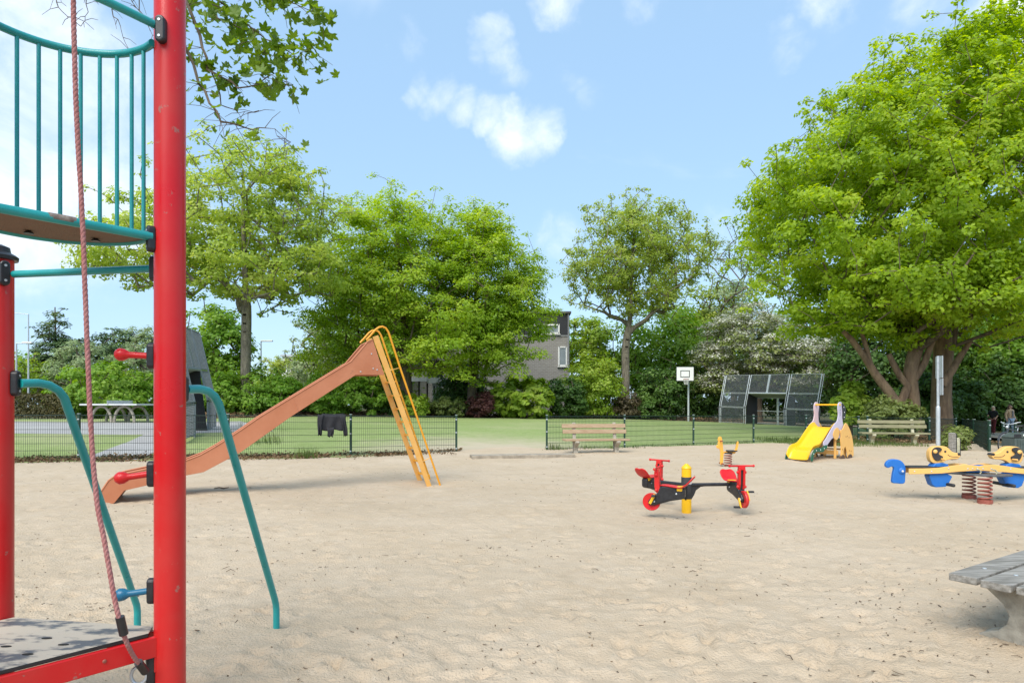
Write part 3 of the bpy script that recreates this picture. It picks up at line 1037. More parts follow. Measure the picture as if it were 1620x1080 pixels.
        for s in (-1, 1):
            a = wc + rad * s * .07
            b = a + cdir * .105 * s
            cr = MB().bar(a - cdir * .02 * s, b + cdir * .015 * s, .016, .034, rad.cross(cdir)).build('crank', M_YELLOW, root, bevel=.004)
            MB().box(b + rad * s * .05, (.045, .08, .024), Matrix((fw, rad, up)).transposed()).build('pedal', M_RUBBER, cr, bevel=.004)
        MB().box(o + up * .395 - fw * .02, (.07, .112, .06), Matrix((fw, rad, up)).transposed()).build('arm_clamp', M_YELLOW, root, bevel=.008)


pedal_carousel()


# ================================================================== springs
def coil(mb, c, r, h, turns, wire, n=14, lean=(0, 0), mi=0):
    c = Vector(c)
    pts = []
    N = int(turns * n)
    for i in range(N + 1):
        t = i / N
        a = 2 * math.pi * turns * t
        pts.append(c + Vector((r * math.cos(a) + lean[0] * t, r * math.sin(a) + lean[1] * t, h * t)))
    mb.tube(pts, wire, 7, mi=mi)


def spring_rider():
    Y = 15.2
    base = Vector((X(1152, Y), Y, 0))
    base.z = sandz(base.x, base.y)
    root = thing('spring_rider', 'yellow animal-shaped rocking rider on a rusty red spring', 'spring rider', base, R(178))
    mb = MB()
    coil(mb, (0, 0, -.02), .085, .34, 6, .011)
    mb.build('spring', M_SPRING, root, 60)
    MB().lathe([(.10, -.05), (.10, 0), (.085, .012)], n=18).build('ground_plate', M_SPRING, root, 40)
    MB().lathe([(.09, .31), (.10, .325), (.10, .338)], n=18).build('seat_plate', M_RUBBER, root, 40)
    T = M_TAN
    up = Vector((0, 0, 1))
    M_Y2 = mat('amber_board', (.83, .40, .05), .45, (.78, .36, .06), 6, .6)
    front = [(.13, .02), (.165, .0), (.195, .03), (.19, .33), (.215, .40), (.26, .405), (.285, .43), (.28, .47), (.24, .50), (.255, .53), (.23, .565), (.25, .60), (.24, .66), (.205, .69), (.165, .68), (.15, .63), (.125, .45), (.11, .25)]
    MB().prism(front, (0, 0, .03), (1, 0, 0), up, (0, 1, 0), .035).build('front_board', M_Y2, root, bevel=.008)
    back = [(-.08, .33), (-.12, .36), (-.17, .42), (-.19, .52), (-.215, .60), (-.24, .60), (-.235, .50), (-.21, .40), (-.16, .32), (-.10, .30)]
    MB().prism(back, (0, 0, 0), (1, 0, 0), up, (0, 1, 0), .06).build('tail_board', M_Y2, root, bevel=.008)
    MB().box((.0, 0, .335), (.30, .045, .05)).build('spine', M_Y2, root, bevel=.008)
    MB().prism([(-.16 + .0, -.10), (.05, -.11), (.09, 0), (.05, .11), (-.16, .10), (-.19, 0)], (-.03, 0, .375), (1, 0, 0), (0, 1, 0), up, .025).build('seat', M_RUBBER, root, bevel=.008)
    for z, x_, l in ((.615, .19, .16), (.07, .16, .16)):
        MB().tube([(x_, -l, z), (x_, -l + .02, z), (x_, 0, z), (x_, l - .02, z), (x_, l, z)], [.018, .018, .013, .018, .018], 10).build('handle' if z > .3 else 'footrest', M_SPRING, root, 50)


spring_rider()


def smooth_poly(pts, n=5):
    """closed Catmull-Rom outline through 2D points"""
    out = []
    N = len(pts)
    for i in range(N):
        p0, p1, p2, p3 = [Vector(pts[(i + k) % N]) for k in (-1, 0, 1, 2)]
        for j in range(n):
            t = j / n
            q = .5 * ((2 * p1) + (p2 - p0) * t + (2 * p0 - 5 * p1 + 4 * p2 - p3) * t * t + (3 * p1 - p0 - 3 * p2 + p3) * t ** 3)
            out.append((q.x, q.y))
    return out


def dog_seesaw():
    Y = 9.75
    base = Vector((X(1541, Y), Y, 0))
    base.z = sandz(base.x, base.y) + .03
    root = thing('dog_seesaw', 'tan and blue spring seesaw with two dog heads facing each other', 'seesaw', base, R(-4))
    up, ex, ey = Vector((0, 0, 1)), Vector((1, 0, 0)), Vector((0, 1, 0))
    for x_, y_ in ((.10, .28), (.0, -.25)):
        mb = MB()
        coil(mb, (x_, y_, .0), .085, .36, 6.2, .0125)
        sp = mb.build('spring', M_SPRING, root, 60)
        MB().lathe([(.10, -.06), (.10, .008), (.09, .014)], (x_, y_, 0), 20).build('ground_plate', M_SPRING, sp, 40)
    # deck plate on the springs
    MB().prism(smooth_poly([(-.42, .16), (-.20, -.05), (.02, -.31), (.36, -.26), (.42, -.14), (.22, .06), (.0, .32), (-.34, .30)], 4), (0, 0, .372), ex, ey, up, .03).build('spring_deck', mat('dark_grey_plate', (.075, .08, .085), .5, (.11, .115, .12), 10, .6), root, bevel=.006)
    # two long wavy side boards
    wave = lambda s: [(-1.03, .37), (-.80, .375), (-.55, .385), (-.30, .415), (-.05, .43), (.05, .43), (.30, .415), (.55, .395), (.8, .375), (1.03, .37), (1.03, .455), (.8, .462), (.60, .470), (.38, .505), (.22, .525), (.08, .515), (0, .50), (-.08, .515), (-.22, .525), (-.38, .505), (-.60, .470), (-.8, .462), (-1.03, .455)]
    for s in (-1, 1):
        bd = MB().prism(wave(s), (0, s * .115, 0), ex, up, ey, .022).build('side_board', M_TAN, root, bevel=.006)
        for xx in (-.95, -.70, -.45, -.17, -.10, -.03, .05, .17, .45, .70, .95):
            zz = .415 if abs(xx) > .5 else .46
            MB().lathe([(.011, 0), (.011, .003), (.006, .006)], (xx, s * .1265, zz), 8, Vector((0, s, 0)).to_track_quat('Z', 'Y').to_matrix()).build('bolt', M_STEEL, bd)
    MB().box((0, 0, .455), (.34, .205, .10)).build('centre_block', M_BLUEB, root, bevel=.01)
    for s in (-1, 1):
        sx = Vector((s, 0, 0))
        # seat
        MB().prism(smooth_poly([(.50, -.09), (.80, -.125), (.98, -.10), (1.02, 0), (.98, .10), (.80, .125), (.50, .09)], 4), (0, 0, .474), sx, ey, up, .024).build('seat', M_RUBBER, root, bevel=.006)
        # body behind the head: blue chest board going down to the footrest
        MB().prism([(.66, .475), (.62, .53), (.50, .545), (.42, .52), (.41, .47), (.47, .40), (.36, .335), (.42, .21), (.46, .175), (.60, .165), (.655, .20), (.70, .33)][0:12], (0, 0, 0), sx, up, ey, .15).build('chest_board', M_BLUEB, root, bevel=.012)
        MB().tube([Vector((s * .435, y_, .215)) for y_ in (-.24, -.225, -.12, .12, .225, .24)], [.012, .026, .026, .026, .026, .012], 12).build('footrest', M_RUBBER, root, 50)
        MB().tube([Vector((s * .52, y_, .60)) for y_ in (-.17, -.16, 0, .16, .17)], [.01, .016, .013, .016, .01], 10).build('hand_grip', M_TAN, root, 50)
        # head facing the centre
        hd = smooth_poly([(.66, .56), (.60, .53), (.50, .535), (.44, .575), (.36, .595), (.275, .60), (.24, .625), (.225, .66), (.24, .69), (.29, .695), (.35, .715), (.39, .755), (.44, .79), (.53, .80), (.62, .785), (.675, .73), (.685, .64)], 4)
        head = MB().prism(hd, (0, 0, 0), sx, up, ey, .10).build('dog_head', M_TAN, root, bevel=.012)
        for t in (-1, 1):
            oy = t * .062
            ear = smooth_poly([(.52, .765), (.58, .785), (.64, .755), (.655, .68), (.63, .61), (.58, .575), (.51, .60), (.50, .64), (.545, .665), (.56, .70), (.52, .73)], 3)
            er = MB().prism(ear, (0, oy, 0), sx, up, ey, .022).build('ear', M_RUBBER, head, bevel=.004)
            MB().lathe([(.032, 0), (.032, .006), (.02, .016)], (s * .615, oy + t * .011, .715), 14, Vector((0, t, 0)).to_track_quat('Z', 'Y').to_matrix()).build('ear_knob', M_TAN, head, 50)
            MB().lathe([(.017, 0), (.017, .003), (.006, .006)], (s * .455, t * .0505, .715), 12, Vector((0, t, 0)).to_track_quat('Z', 'Y').to_matrix()).build('eye', M_RUBBER, head, 50)
            MB().tube([Vector((s * a, t * .051, b)) for a, b in ((.26, .635), (.33, .632), (.39, .645), (.42, .67))], .004, 6).build('mouth_line', M_RUBBER, head)
        MB().prism(smooth_poly([(.222, .662), (.24, .695), (.275, .685), (.262, .655)], 3), (0, 0, 0), sx, up, ey, .108).build('nose', M_RUBBER, head, bevel=.006)
    # curled blue tails at the ends
    for s in (-1, 1):
        sx = Vector((s, 0, 0))
        tail = smooth_poly([(1.045, .22), (1.16, .215), (1.225, .235), (1.215, .36), (1.20, .45), (1.235, .475), (1.28, .455), (1.315, .47), (1.325, .51), (1.29, .565), (1.22, .59), (1.12, .58), (1.055, .53), (1.025, .45), (1.03, .33)], 4)
        tl = MB().prism(tail, (0, 0, 0), sx, up, ey, .06).build('tail', M_BLUEB, root, bevel=.012)
        for t in (-1, 1):
            MB().lathe([(.05, 0), (.05, .008), (.035, .02)], (s * 1.085, t * .03, .41), 18, Vector((0, t, 0)).to_track_quat('Z', 'Y').to_matrix()).build('tail_knob', M_BLUEB, tl, 50)
            MB().lathe([(.016, 0), (.016, .006)], (s * 1.085, t * .05, .41), 12, Vector((0, t, 0)).to_track_quat('Z', 'Y').to_matrix()).build('cap', M_WHITE, tl, 50)
    # hooks of bent tube on the deck
    for x_, y_ in ((-.02, -.17), (.20, -.19)):
        MB().tube([(x_, y_, .388), (x_ + .015, y_, .42), (x_ - .02, y_ - .01, .45), (x_ - .07, y_ - .02, .46)], .011, 8).build('bracket', M_CONCM, root, 50)


dog_seesaw()


# ================================================================== toddler slide with dog panels
def toddler_slide():
    ax = -Vector((.81, .586, 0)).normalized()             # downhill
    c = Vector((X(1261, 16.6), 16.6, 0)) - ax * 1.12
    c.z = sandz(c.x, c.y)
    root = thing('toddler_slide', 'small yellow toddler slide with pale pink and lilac dog-shaped side panels', 'slide', c, math.atan2(ax.y, ax.x))
    root.scale = (.94, .94, .98)
    up, ex, ey = Vector((0, 0, 1)), Vector((1, 0, 0)), Vector((0, 1, 0))
    hw = .33
    # chute: trough of bent plastic (x downhill)
    prof = [(-.42, .865), (-.30, .87), (-.16, .84), (.05, .70), (.30, .50), (.50, .355), (.62, .305), (.78, .295), (.92, .265), (1.02, .19), (1.10, .075), (1.13, .02)]
    cross = [(-hw, .13), (-hw + .02, .10), (-hw + .045, .03), (-hw + .09, .0), (0, -.004), (hw - .09, .0), (hw - .045, .03), (hw - .02, .10), (hw, .13)]
    vs, n = [], len(cross)
    for a, b in prof:
        for y_, z_ in cross:
            vs.append((a + z_ * .45, y_, b + z_))
    ch = MB().add(vs, [(n * i + j, n * i + j + 1, n * i + n + j + 1, n * i + n + j) for i in range(len(prof) - 1) for j in range(n - 1)]).build('chute', M_YELLOW, root, 60)
    md = ch.modifiers.new('solid', 'SOLIDIFY')
    md.thickness = .02
    md = ch.modifiers.new('sub', 'SUBSURF')
    md.levels = md.render_levels = 2
    for s, mcol in ((1, M_LILAC), (-1, M_PINK)):
        y_ = s * (hw + .025)
        # tall head-and-back panel, with a sloping lower arm along the chute
        pts = smooth_poly([(-.60, 1.50), (-.52, 1.565), (-.42, 1.56), (-.35, 1.49), (-.335, 1.36), (-.36, 1.22), (-.33, 1.10), (-.27, 1.02), (-.10, .93), (.12, .75), (.36, .545), (.44, .50), (.46, .40), (.36, .33), (.22, .42), (.02, .55), (-.12, .58), (-.30, .58), (-.52, .55), (-.68, .60), (-.70, .75), (-.66, .90), (-.60, 1.05), (-.585, 1.25), (-.62, 1.40)], 3)
        pn = MB().prism(pts, (0, y_, 0), ex, up, ey, .022).build('side_panel', mcol, root, bevel=.005)
        # dark green foot panel along the run-out
        ft = smooth_poly([(.30, .40), (.48, .375), (.60, .335), (.76, .345), (.90, .33), (1.02, .27), (1.10, .18), (1.15, .05), (1.14, .0), (1.05, .0), (1.03, .10), (.95, .20), (.84, .235), (.66, .22), (.50, .225), (.40, .29), (.32, .30)], 3)
        gp = MB().prism(ft, (0, s * (hw + .045), 0), ex, up, ey, .02).build('foot_panel', M_DKGREEN, root, bevel=.004)
        for a, b in ((.46, .31), (.66, .285), (.88, .275), (1.02, .19)):
            MB().ball((a, s * (hw + .056), b), .017, 8, 6, (1, .5, 1)).build('bolt_cap', M_WHITE, gp, 50)
        # black drooping ear behind the head panel
        er = smooth_poly([(-.62, 1.50), (-.54, 1.53), (-.56, 1.40), (-.585, 1.25), (-.575, 1.14), (-.63, 1.06), (-.70, 1.10), (-.745, 1.25), (-.73, 1.40)], 3)
        eb = MB().prism(er, (0, s * (hw + .048), 0), ex, up, ey, .02).build('ear_panel', M_BLACKP, root, bevel=.004)
        for a, b in ((-.63, 1.42), (-.66, 1.28), (-.65, 1.14)):
            MB().ball((a, s * (hw + .059), b), .016, 8, 6, (1, .5, 1)).build('bolt_cap', M_WHITE, eb, 50)
        # tan hind body panel with two legs
        bd = smooth_poly([(-.60, .90), (-.50, .80), (-.40, .78), (-.42, .62), (-.40, .48), (-.43, .30), (-.42, .06), (-.44, .0), (-.56, .0), (-.57, .20), (-.66, .32), (-.74, .22), (-.80, .06), (-.82, .02), (-1.12, .03), (-1.16, .15), (-1.13, .40), (-1.05, .62), (-.93, .80), (-.80, .93), (-.70, .98)], 3)
        bp = MB().prism(bd, (0, s * (hw + .072), 0), ex, up, ey, .022).build('body_panel', M_TAN, root, bevel=.005)
        for a, b in ((-.70, .60), (-.78, .61), (-.88, .57), (-.90, .20), (-1.0, .18), (-.50, .25)):
            MB().ball((a, s * (hw + .0845), b), .016, 8, 6, (1, .5, 1)).build('bolt_cap', mat('brown_cap', (.20, .09, .03), .5), bp, 50)
        for a in (-.50, -.93):
            MB().prism(smooth_poly([(a - .10, -.03), (a - .11, .06), (a - .02, .10), (a + .10, .06), (a + .13, -.03)], 3), (0, s * (hw + .072), 0), ex, up, ey, .05).build('paw', mat('dark_brown_foot', (.07, .04, .025), .7, (.12, .075, .05), 9, .7), bp, bevel=.006)
        # a heart-like tan arm loop below the lilac panel
        MB().prism(smooth_poly([(-.28, .86), (-.12, .80), (-.04, .68), (-.10, .56), (-.24, .52), (-.36, .62), (-.40, .76)], 3), (0, s * (hw + .045), 0), ex, up, ey, .014).build('arm_panel', M_TAN, root, bevel=.003)
        # post under the deck
        MB().box((-.30, s * (hw - .03), .40), (.07, .05, .80)).build('support_post', M_TAN, root, bevel=.006)
        MB().box((-.86, s * (hw - .03), .40), (.07, .05, .80)).build('support_post', M_TAN, root, bevel=.006)
    # faint purple lettering block on the camera-side panel, unreadable at this distance
    for k in range(4):
        MB().box((-.46, hw + .0375, 1.20 + k * .05), (.045 if k % 2 else .03, .003, .026)).build('print', mat('purple_print', (.19, .15, .27), .6), root)
    MB().tube([(-.43, -hw - .06, 1.49), (-.43, hw + .06, 1.49)], .022, 12).build('cross_rail', M_YELLOW, root, 50)
    MB().box((-.66, 0, .84), (.52, 2 * hw, .04)).build('platform', mat('brown_platform', (.10, .065, .045), .8, (.15, .1, .07), 8, .7), root, bevel=.005)
    for k in range(3):
        MB().box((-1.0 + k * .10 - .04, 0, .22 + k * .22), (.16, 2 * hw - .06, .035)).build('step', M_TAN, root, bevel=.005)
    MB().box((-.40, 0, .16), (.05, 2 * hw, .12)).build('cross_beam', M_TAN, root, bevel=.006)
    MB().prism([(-.36, .50), (-.30, .84), (-.9, .84), (-1.0, .45), (-.95, .30), (-.5, .30)], (0, 0, 0), ex, up, ey, .02).build('inner_panel', mat('dark_brown_board', (.05, .03, .022), .7, (.08, .05, .035), 9, .6), root)


toddler_slide()


# ================================================================== benches
def plank_mesh(mb, a, b, w, t, up):
    return mb.bar(a, b, w, t, up)


def park_bench(name, label, loc, rz, L, wood, conc, slats=4, back=2, leg_x=None, seat_t=.055):
    """local frame: bench along x, its front towards -y"""
    root = thing(name, label, 'bench', loc, rz, 'benches around the sand')
    lx = leg_x or (L * .33)
    sh = .44
    for s in (-1, 1):
        # concrete support with a flared foot and a curved front bracket
        prof = [(.14, -.25), (.10, -.02), (.115, .12), (.095, .30), (.20, .40), (-.26, sh - .035), (-.27, .36), (-.235, .315), (-.16, .27), (-.085, .20), (-.075, .10), (-.12, -.02), (-.16, -.25)]
        prof = [(.19, -.25), (.14, 0.0), (.125, .14), (.16, .30), (.20, sh - .03), (-.27, sh - .03), (-.285, .37), (-.25, .325), (-.16, .285), (-.075, .21), (-.055, .12), (-.10, 0.0), (-.15, -.25)]
        lg = MB().prism(prof, (s * lx, 0, 0), (0, 1, 0), (0, 0, 1), (1, 0, 0), .13).build('support', conc, root, bevel=.02, seg=3)
        MB().lathe([(.012, 0), (.012, .008)], (s * lx, -.1, sh + seat_t - .03), 8).build('bolt', M_STEEL, lg)
        if back:
            MB().prism([(.13, sh - .05), (.21, sh - .05), (.315, .93), (.235, .955)], (s * lx, 0, 0), (0, 1, 0), (0, 0, 1), (1, 0, 0), .10).build('back_support', conc, root, bevel=.015)
    w = .475 / slats - .018
    for k in range(slats):
        y_ = -.27 + (k + .5) * (.475 / slats)
        dx = random.uniform(-.02, .02)
        o = MB().bar((-L / 2 + dx, y_, sh + seat_t / 2 - .03 + random.uniform(-.002, .002)), (L / 2 + dx, y_, sh + seat_t / 2 - .03 + random.uniform(-.004, .004)), w, seat_t, (0, 0, 1)).build('seat_plank', wood, root, bevel=.007)
    tilt = Vector((0, .20, 1)).normalized()
    for k in range(back):
        z0 = .68 + k * .165
        y_ = .155 + (z0 - sh) * .215
        dx = random.uniform(-.03, .03)
        bp = MB().bar((-L / 2 + dx, y_ - .045, z0), (L / 2 + dx, y_ - .045, z0 + random.uniform(-.006, .006)), .05, .125, tilt).build('back_plank', wood, root, bevel=.008)
    return root


park_bench('park_bench', 'brown plank bench on concrete supports backing onto the mesh fence beside the opening', (X(943, 19.1), 19.1, .01), R(7), 1.98, M_WOODB, M_CONC, 3, 2, .63)
park_bench('park_bench', 'greenish weathered bench under the big tree, its planks mossy', (X(1413, 23.2), 23.2, .02), R(-13), 2.25, M_WOODM, M_CONCM, 3, 2, .70)


def near_bench():
    """the grey slatted bench at the lower corner of the view"""
    a = Vector((2.735, 3.95, 0))
    dl = Vector((1.0, .64, 0)).normalized()
    ac = Vector((.40, -.917, 0)).normalized()
    L = 2.1
    z0 = sandz(2.95, 3.7)
    root = thing('picnic_bench', 'weathered grey slatted bench on curved concrete supports, nearest to the camera', 'bench', a + dl * L / 2 + ac * .3 + Vector((0, 0, z0)))
    off = -root.location
    top = .452
    for k in range(4):
        s = a + ac * (.075 + k * .178) - dl * (.0 - .012 * k) + Vector((.0, -.0, 0))
        s = s + dl * (0.0 if k < 2 else .02)
        MB().bar(s + Vector((0, 0, top - .022)), s + dl * L + Vector((0, 0, top - .022)), .152, .044).build('seat_plank', M_WOODG, root, bevel=.005, off=off)
    for t in (.31, 1.65):
        c = a + dl * t + ac * .34
        prof = [(.44, -.3), (.40, -.02), (.30, .09), (.22, .20), (.235, .29), (.33, .36), (.40, .39), (.40, top - .046), (-.27, top - .046), (-.29, .385), (-.22, .345), (-.13, .275), (-.098, .21), (-.11, .16), (-.16, .105), (-.23, .075), (-.275, .05), (-.285, .0), (-.285, -.3)]
        MB().prism(prof, c, ac, (0, 0, 1), dl, .15).build('support', M_CONC, root, bevel=.018, off=off, seg=3)
        for k in range(4):
            q = a + ac * (.075 + k * .178) + dl * t
            MB().lathe([(.012, 0), (.011, .004)], q + Vector((0, 0, top + .0005)), 10).build('bolt', M_STEEL, root, off=off)


near_bench()


# ================================================================== fences
def wire_panel(root, a, b, za0, za1, zb0, zb1, off, fold=True):
    """double-wire mesh panel between two posts: a and b on the ground, z0 bottom and z1 top at each end"""
    mb = MB()
    a, b = Vector((a.x, a.y, 0)), Vector((b.x, b.y, 0))
    L = (b - a).length
    dv = (b - a).normalized()
    nrm = Vector((-dv.y, dv.x, 0))
    n = int(L / .055)
    r = .0042
    for i in range(n + 1):
        t = i / n
        p = a.lerp(b, t)
        z0, z1 = za0 + (zb0 - za0) * t, za1 + (zb1 - za1) * t
        vs = []
        for z in (z0, z1):
            for k in range(3):
                an = 2 * math.pi * k / 3
                vs.append(p + (dv * math.cos(an) + nrm * math.sin(an)) * r + Vector((0, 0, z)))
        mb.add(vs, [(0, 1, 4, 3), (1, 2, 5, 4), (2, 0, 3, 5)])
    for k in range(7):
        f_ = .02 + k * .16
        if f_ > 1:
            break
        for s in (-1, 1):
            mb.bar(a + nrm * s * .007 + Vector((0, 0, za0 + (za1 - za0) * f_)), b + nrm * s * .007 + Vector((0, 0, zb0 + (zb1 - zb0) * f_)), .010, .010)
    mb.bar(a + Vector((0, 0, za1 - .012)), b + Vector((0, 0, zb1 - .012)), .012, .012)
    o = mb.build('wire_mesh', M_WIRE, root, off=off)
    o['kind'] = 'stuff'
    return o


def fence(name, label, pts, posts=True):
    """pts: (x, y, bottom z, top z)"""
    p0 = Vector((pts[0][0], pts[0][1], pts[0][2]))
    root = thing(name, label, 'fence', p0, group='green wire fences')
    off = -p0
    for (x_, y_, z0, z1) in pts:
        post = MB().box((x_, y_, (z0 - .3 + z1 + .02) / 2), (.062, .062, z1 - z0 + .32)).build('post', M_GREENM, root, bevel=.004, off=off)
        MB().box((x_, y_, z1 + .026), (.07, .07, .014)).build('post_cap', mat('pale_cap', (.35, .40, .38), .5), post, bevel=.003)
        for f_ in (.12, .55, .9):
            MB().box((x_, y_ - .036, z0 + (z1 - z0) * f_), (.05, .012, .03)).build('clip', M_STEEL, post)
    for p, q in zip(pts[:-1], pts[1:]):
        a, b = Vector((p[0], p[1], 0)), Vector((q[0], q[1], 0))
        dv = (b - a).normalized()
        wire_panel(root, a + dv * .035, b - dv * .035, p[2] + .05, p[3], q[2] + .05, q[3], off)
    return root


def FP(u, vb, vt, Y=None):
    Y = Y or 1500.0 / (vb - HOR)
    return (X(u, Y), Y, CAM_H - (vb - HOR) / FPX * Y, CAM_H - (vt - HOR) / FPX * Y)


fence('mesh_fence', 'green wire mesh fence in front of the path, ending at the opening behind the slide', [FP(-260, 731, 655), FP(-60, 729, 655), FP(125, 727.5, 655.5), FP(361, 724.5, 656), FP(555, 721, 656.5), FP(722, 716, 657.5)])
fence('mesh_fence', 'green wire mesh fence behind the brown bench, starting at the opening', [FP(865, 713, 657.5), FP(988, 708.5, 657), FP(1097, 704, 657), FP(1192, 700, 657), FP(1275, 697, 657), FP(1358, 698, 659)])
fence('mesh_fence', 'dark green mesh fence behind the mossy bench', [FP(1372, 699, 659, 24.8), FP(1470, 703, 661, 25.3), FP(1512, 700, 662, 28.0)])
fence('mesh_fence', 'green mesh fence beside the earth path, ending at a thick gate post', [FP(1523, 693, 663, 33.5), FP(1531, 700, 663.5, 29.0), FP(1541, 711, 664, 24.0), FP(1565, 727, 666, 19.6)])
fence('mesh_fence', 'green mesh fence beside the bin at the edge of the view', [FP(1587, 712, 669, 21.5), FP(1606, 712, 671, 22.0), FP(1670, 714, 672, 21.5), FP(1740, 716, 674, 21.0)])


def jacket():
    """black jacket hung upside down over the top of the fence"""
    Y = 18.05
    p = P(525, 657, Y)
    root = thing('jacket', 'black jacket draped over the top of the mesh fence', 'jacket', p, R(17))
    M_J = mat('black_fabric', (.012, .012, .015), .9, (.03, .03, .034), 14, .7, .6, 60)

    def cloth(name, W_, H, x0, taper, seed, y0, nx=14, nz=12, hang=0.0, round_=0.0):
        vs = []
        for j in range(nz + 1):
            t = j / nz
            for i in range(nx + 1):
                s = i / nx * 2 - 1
                x_ = x0 + s * W_ / 2 * (1 + taper * t) + .012 * math.sin(t * 5 + seed)
                y_ = y0 - .028 * math.sin(s * 7 + seed + t * 2) * (.3 + t) - round_ * (1 - s * s)
                z_ = -H * t + .02 * math.sin(s * 5 + seed) * t + .016 * (s * s) * (1 - t)
                if t == 0:
                    y_ = 0.0
                vs.append((x_, y_, z_ + .02))
        mb = MB().add(vs, [(j * (nx + 1) + i, j * (nx + 1) + i + 1, (j + 1) * (nx + 1) + i + 1, (j + 1) * (nx + 1) + i) for j in range(nz) for i in range(nx)])
        o = mb.build(name, M_J, root, 80)
        m_ = o.modifiers.new('solid', 'SOLIDIFY')
        m_.thickness = .025
        return o
    cloth('body', .64, .44, 0.02, .03, 1.0, -.05)
    cloth('back', .60, .26, 0.02, .02, 2.0, .06)
    cloth('sleeve', .17, .58, 0.0, -.35, 3.0, -.02, 4, 8).matrix_basis = Matrix.Translation((-.30, -.07, 0)) @ Matrix.Rotation(R(4), 4, 'Y')
    cloth('sleeve', .16, .60, 0.0, -.30, 4.0, -.02, 4, 8).matrix_basis = Matrix.Translation((.31, -.07, -.01)) @ Matrix.Rotation(R(-6), 4, 'Y')
    cloth('hood', .20, .24, 0.0, -.25, 6.0, -.03, 5, 6).matrix_basis = Matrix.Translation((-.04, -.05, -.38))


jacket()

# low timber edging in the opening of the fence
o = MB().bar(P(745, 729.5, 17.1) + Vector((0, 0, .10)), P(906, 726.5, 17.7) + Vector((0, 0, .095)), .5, .14).build('timber_edging', mat('pale_sandy_timber', (.24, .20, .15), .85, (.40, .34, .26), 6, .9, .4, 30), None, bevel=.01)
tag(o, 'grey timber board edging the sand in the fence opening', 'board')


# ================================================================== pitch equipment
def goal_cage(name, label, A, B, back, H=3.8, Hl=1.05, lean=.95, frac=(0, .285, .70, 1.0), steel=None):
    """panel cage with a goal mouth: A to B along the ground, back = unit vector away from the pitch; upper part leans back"""
    A, B = Vector(A), Vector(B)
    root = thing(name, label, 'goal', A, group='panel goals')
    off = -A
    dv = (B - A).normalized()
    back = Vector(back).normalized()
    up = Vector((0, 0, 1))
    mbs = steel or M_STEEL
    M_MESH = mat('grey_perforated_panel', (.16, .18, .19), .55, (.22, .24, .25), 3, .6, metal=.3)
    bend = up * Hl
    topv = up * H + back * lean
    mouth_h = 2.35
    at_h = lambda h: (up * h if h <= Hl else bend + (topv - bend) * ((h - Hl) / (H - Hl)))
    pos = [A.lerp(B, f_) for f_ in frac]
    for i, p in enumerate(pos):
        for s in ((-.07, .07) if 0 < i < 3 else (-.07, .07)):
            q = p + dv * s
            MB().tube([q - up * .3, q + bend, q + topv], .024, 8).build('upright', mbs, root, 40, off=off)
        MB().bar(p + bend - dv * .14, p + bend + dv * .14, .06, .05).build('joint', M_BLACKP, root, off=off)

    def mesh_panel(p, q, h0, h1, nm='mesh_panel'):
        """expanded metal: slanted strands both ways inside a steel frame"""
        mb = MB()
        p0, q0, p1, q1 = p + at_h(h0), q + at_h(h0), p + at_h(h1), q + at_h(h1)
        wid, hei = (q - p).length, (at_h(h1) - at_h(h0)).length
        e1, e2 = (q - p).normalized(), (at_h(h1) - at_h(h0)).normalized()
        st = .11
        r = .011

        def strand(x0, y0, x1, y1):
            a, b = p0 + e1 * x0 + e2 * y0, p0 + e1 * x1 + e2 * y1
            mb.bar(a, b, r, r)
        k = -hei
        while k < wid:
            a0, b0 = k, 0
            a1, b1 = k + hei, hei
            if a0 < 0:
                b0, a0 = -k, 0
            if a1 > wid:
                b1, a1 = wid - k, wid
            if a1 > a0:
                strand(a0, b0, a1, b1)
                strand(wid - a0, b0, wid - a1, b1)
            k += st
        pn = mb.build(nm, M_MESH, root, off=off)
        fr = MB()
        for a, b in ((p0, q0), (p1, q1), (p0, p1), (q0, q1)):
            fr.bar(a, b, .03, .028, back)
        fr.build('panel_frame', mbs, pn)
        return pn
    for i in (0, 2):
        p, q = pos[i] + dv * .10, pos[i + 1] - dv * .10
        mesh_panel(p, q, .04, Hl - .03)
        mesh_panel(p, q, Hl + .03, mouth_h - .03)
        mesh_panel(p, q, mouth_h + .03, H)
    p, q = pos[1] + dv * .10, pos[2] - dv * .10
    m_ = p.lerp(q, .5)
    mesh_panel(p, m_ - dv * .05, mouth_h + .05, H)
    mesh_panel(m_ + dv * .05, q, mouth_h + .05, H)
    MB().bar(m_ + at_h(mouth_h), m_ + at_h(H), .16, .05, back).build('centre_upright', mbs, root, off=off)
    MB().tube([p + at_h(mouth_h), q + at_h(mouth_h)], .055, 10).build('crossbar', mbs, root, 40, off=off)
    # goal box behind the mouth
    dpt = 1.25
    for e in (p, q):
        w = MB()
        w.add([e + up * .02, e + back * dpt + up * .02, e + back * dpt + up * 2.0, e + at_h(mouth_h)], [(0, 1, 2, 3)])
        ob = w.build('box_side', M_BLACKP, root, off=off)
        ob.modifiers.new('solid', 'SOLIDIFY').thickness = .03
    w = MB().add([p + at_h(mouth_h), q + at_h(mouth_h), q + back * dpt + up * 2.02, p + back * dpt + up * 2.02], [(0, 1, 2, 3)])
    ob = w.build('box_roof', mat('dull_box_roof', (.17, .18, .18), .7), root, off=off)
    ob.modifiers.new('solid', 'SOLIDIFY').thickness = .03
    pb, qb = p + back * dpt, q + back * dpt
    mbx = MB()
    for h in (.05, 1.0, 2.0):
        mbx.bar(pb + up * h, qb + up * h, .05, .05)
    mbx.build('box_rail', M_STEEL, root, off=off)
    mm = pb.lerp(qb, .55)
    MB().bar(mm, mm + up * 2.0, .16, .06, back).build('box_post', M_STEEL, root, off=off)
    return root


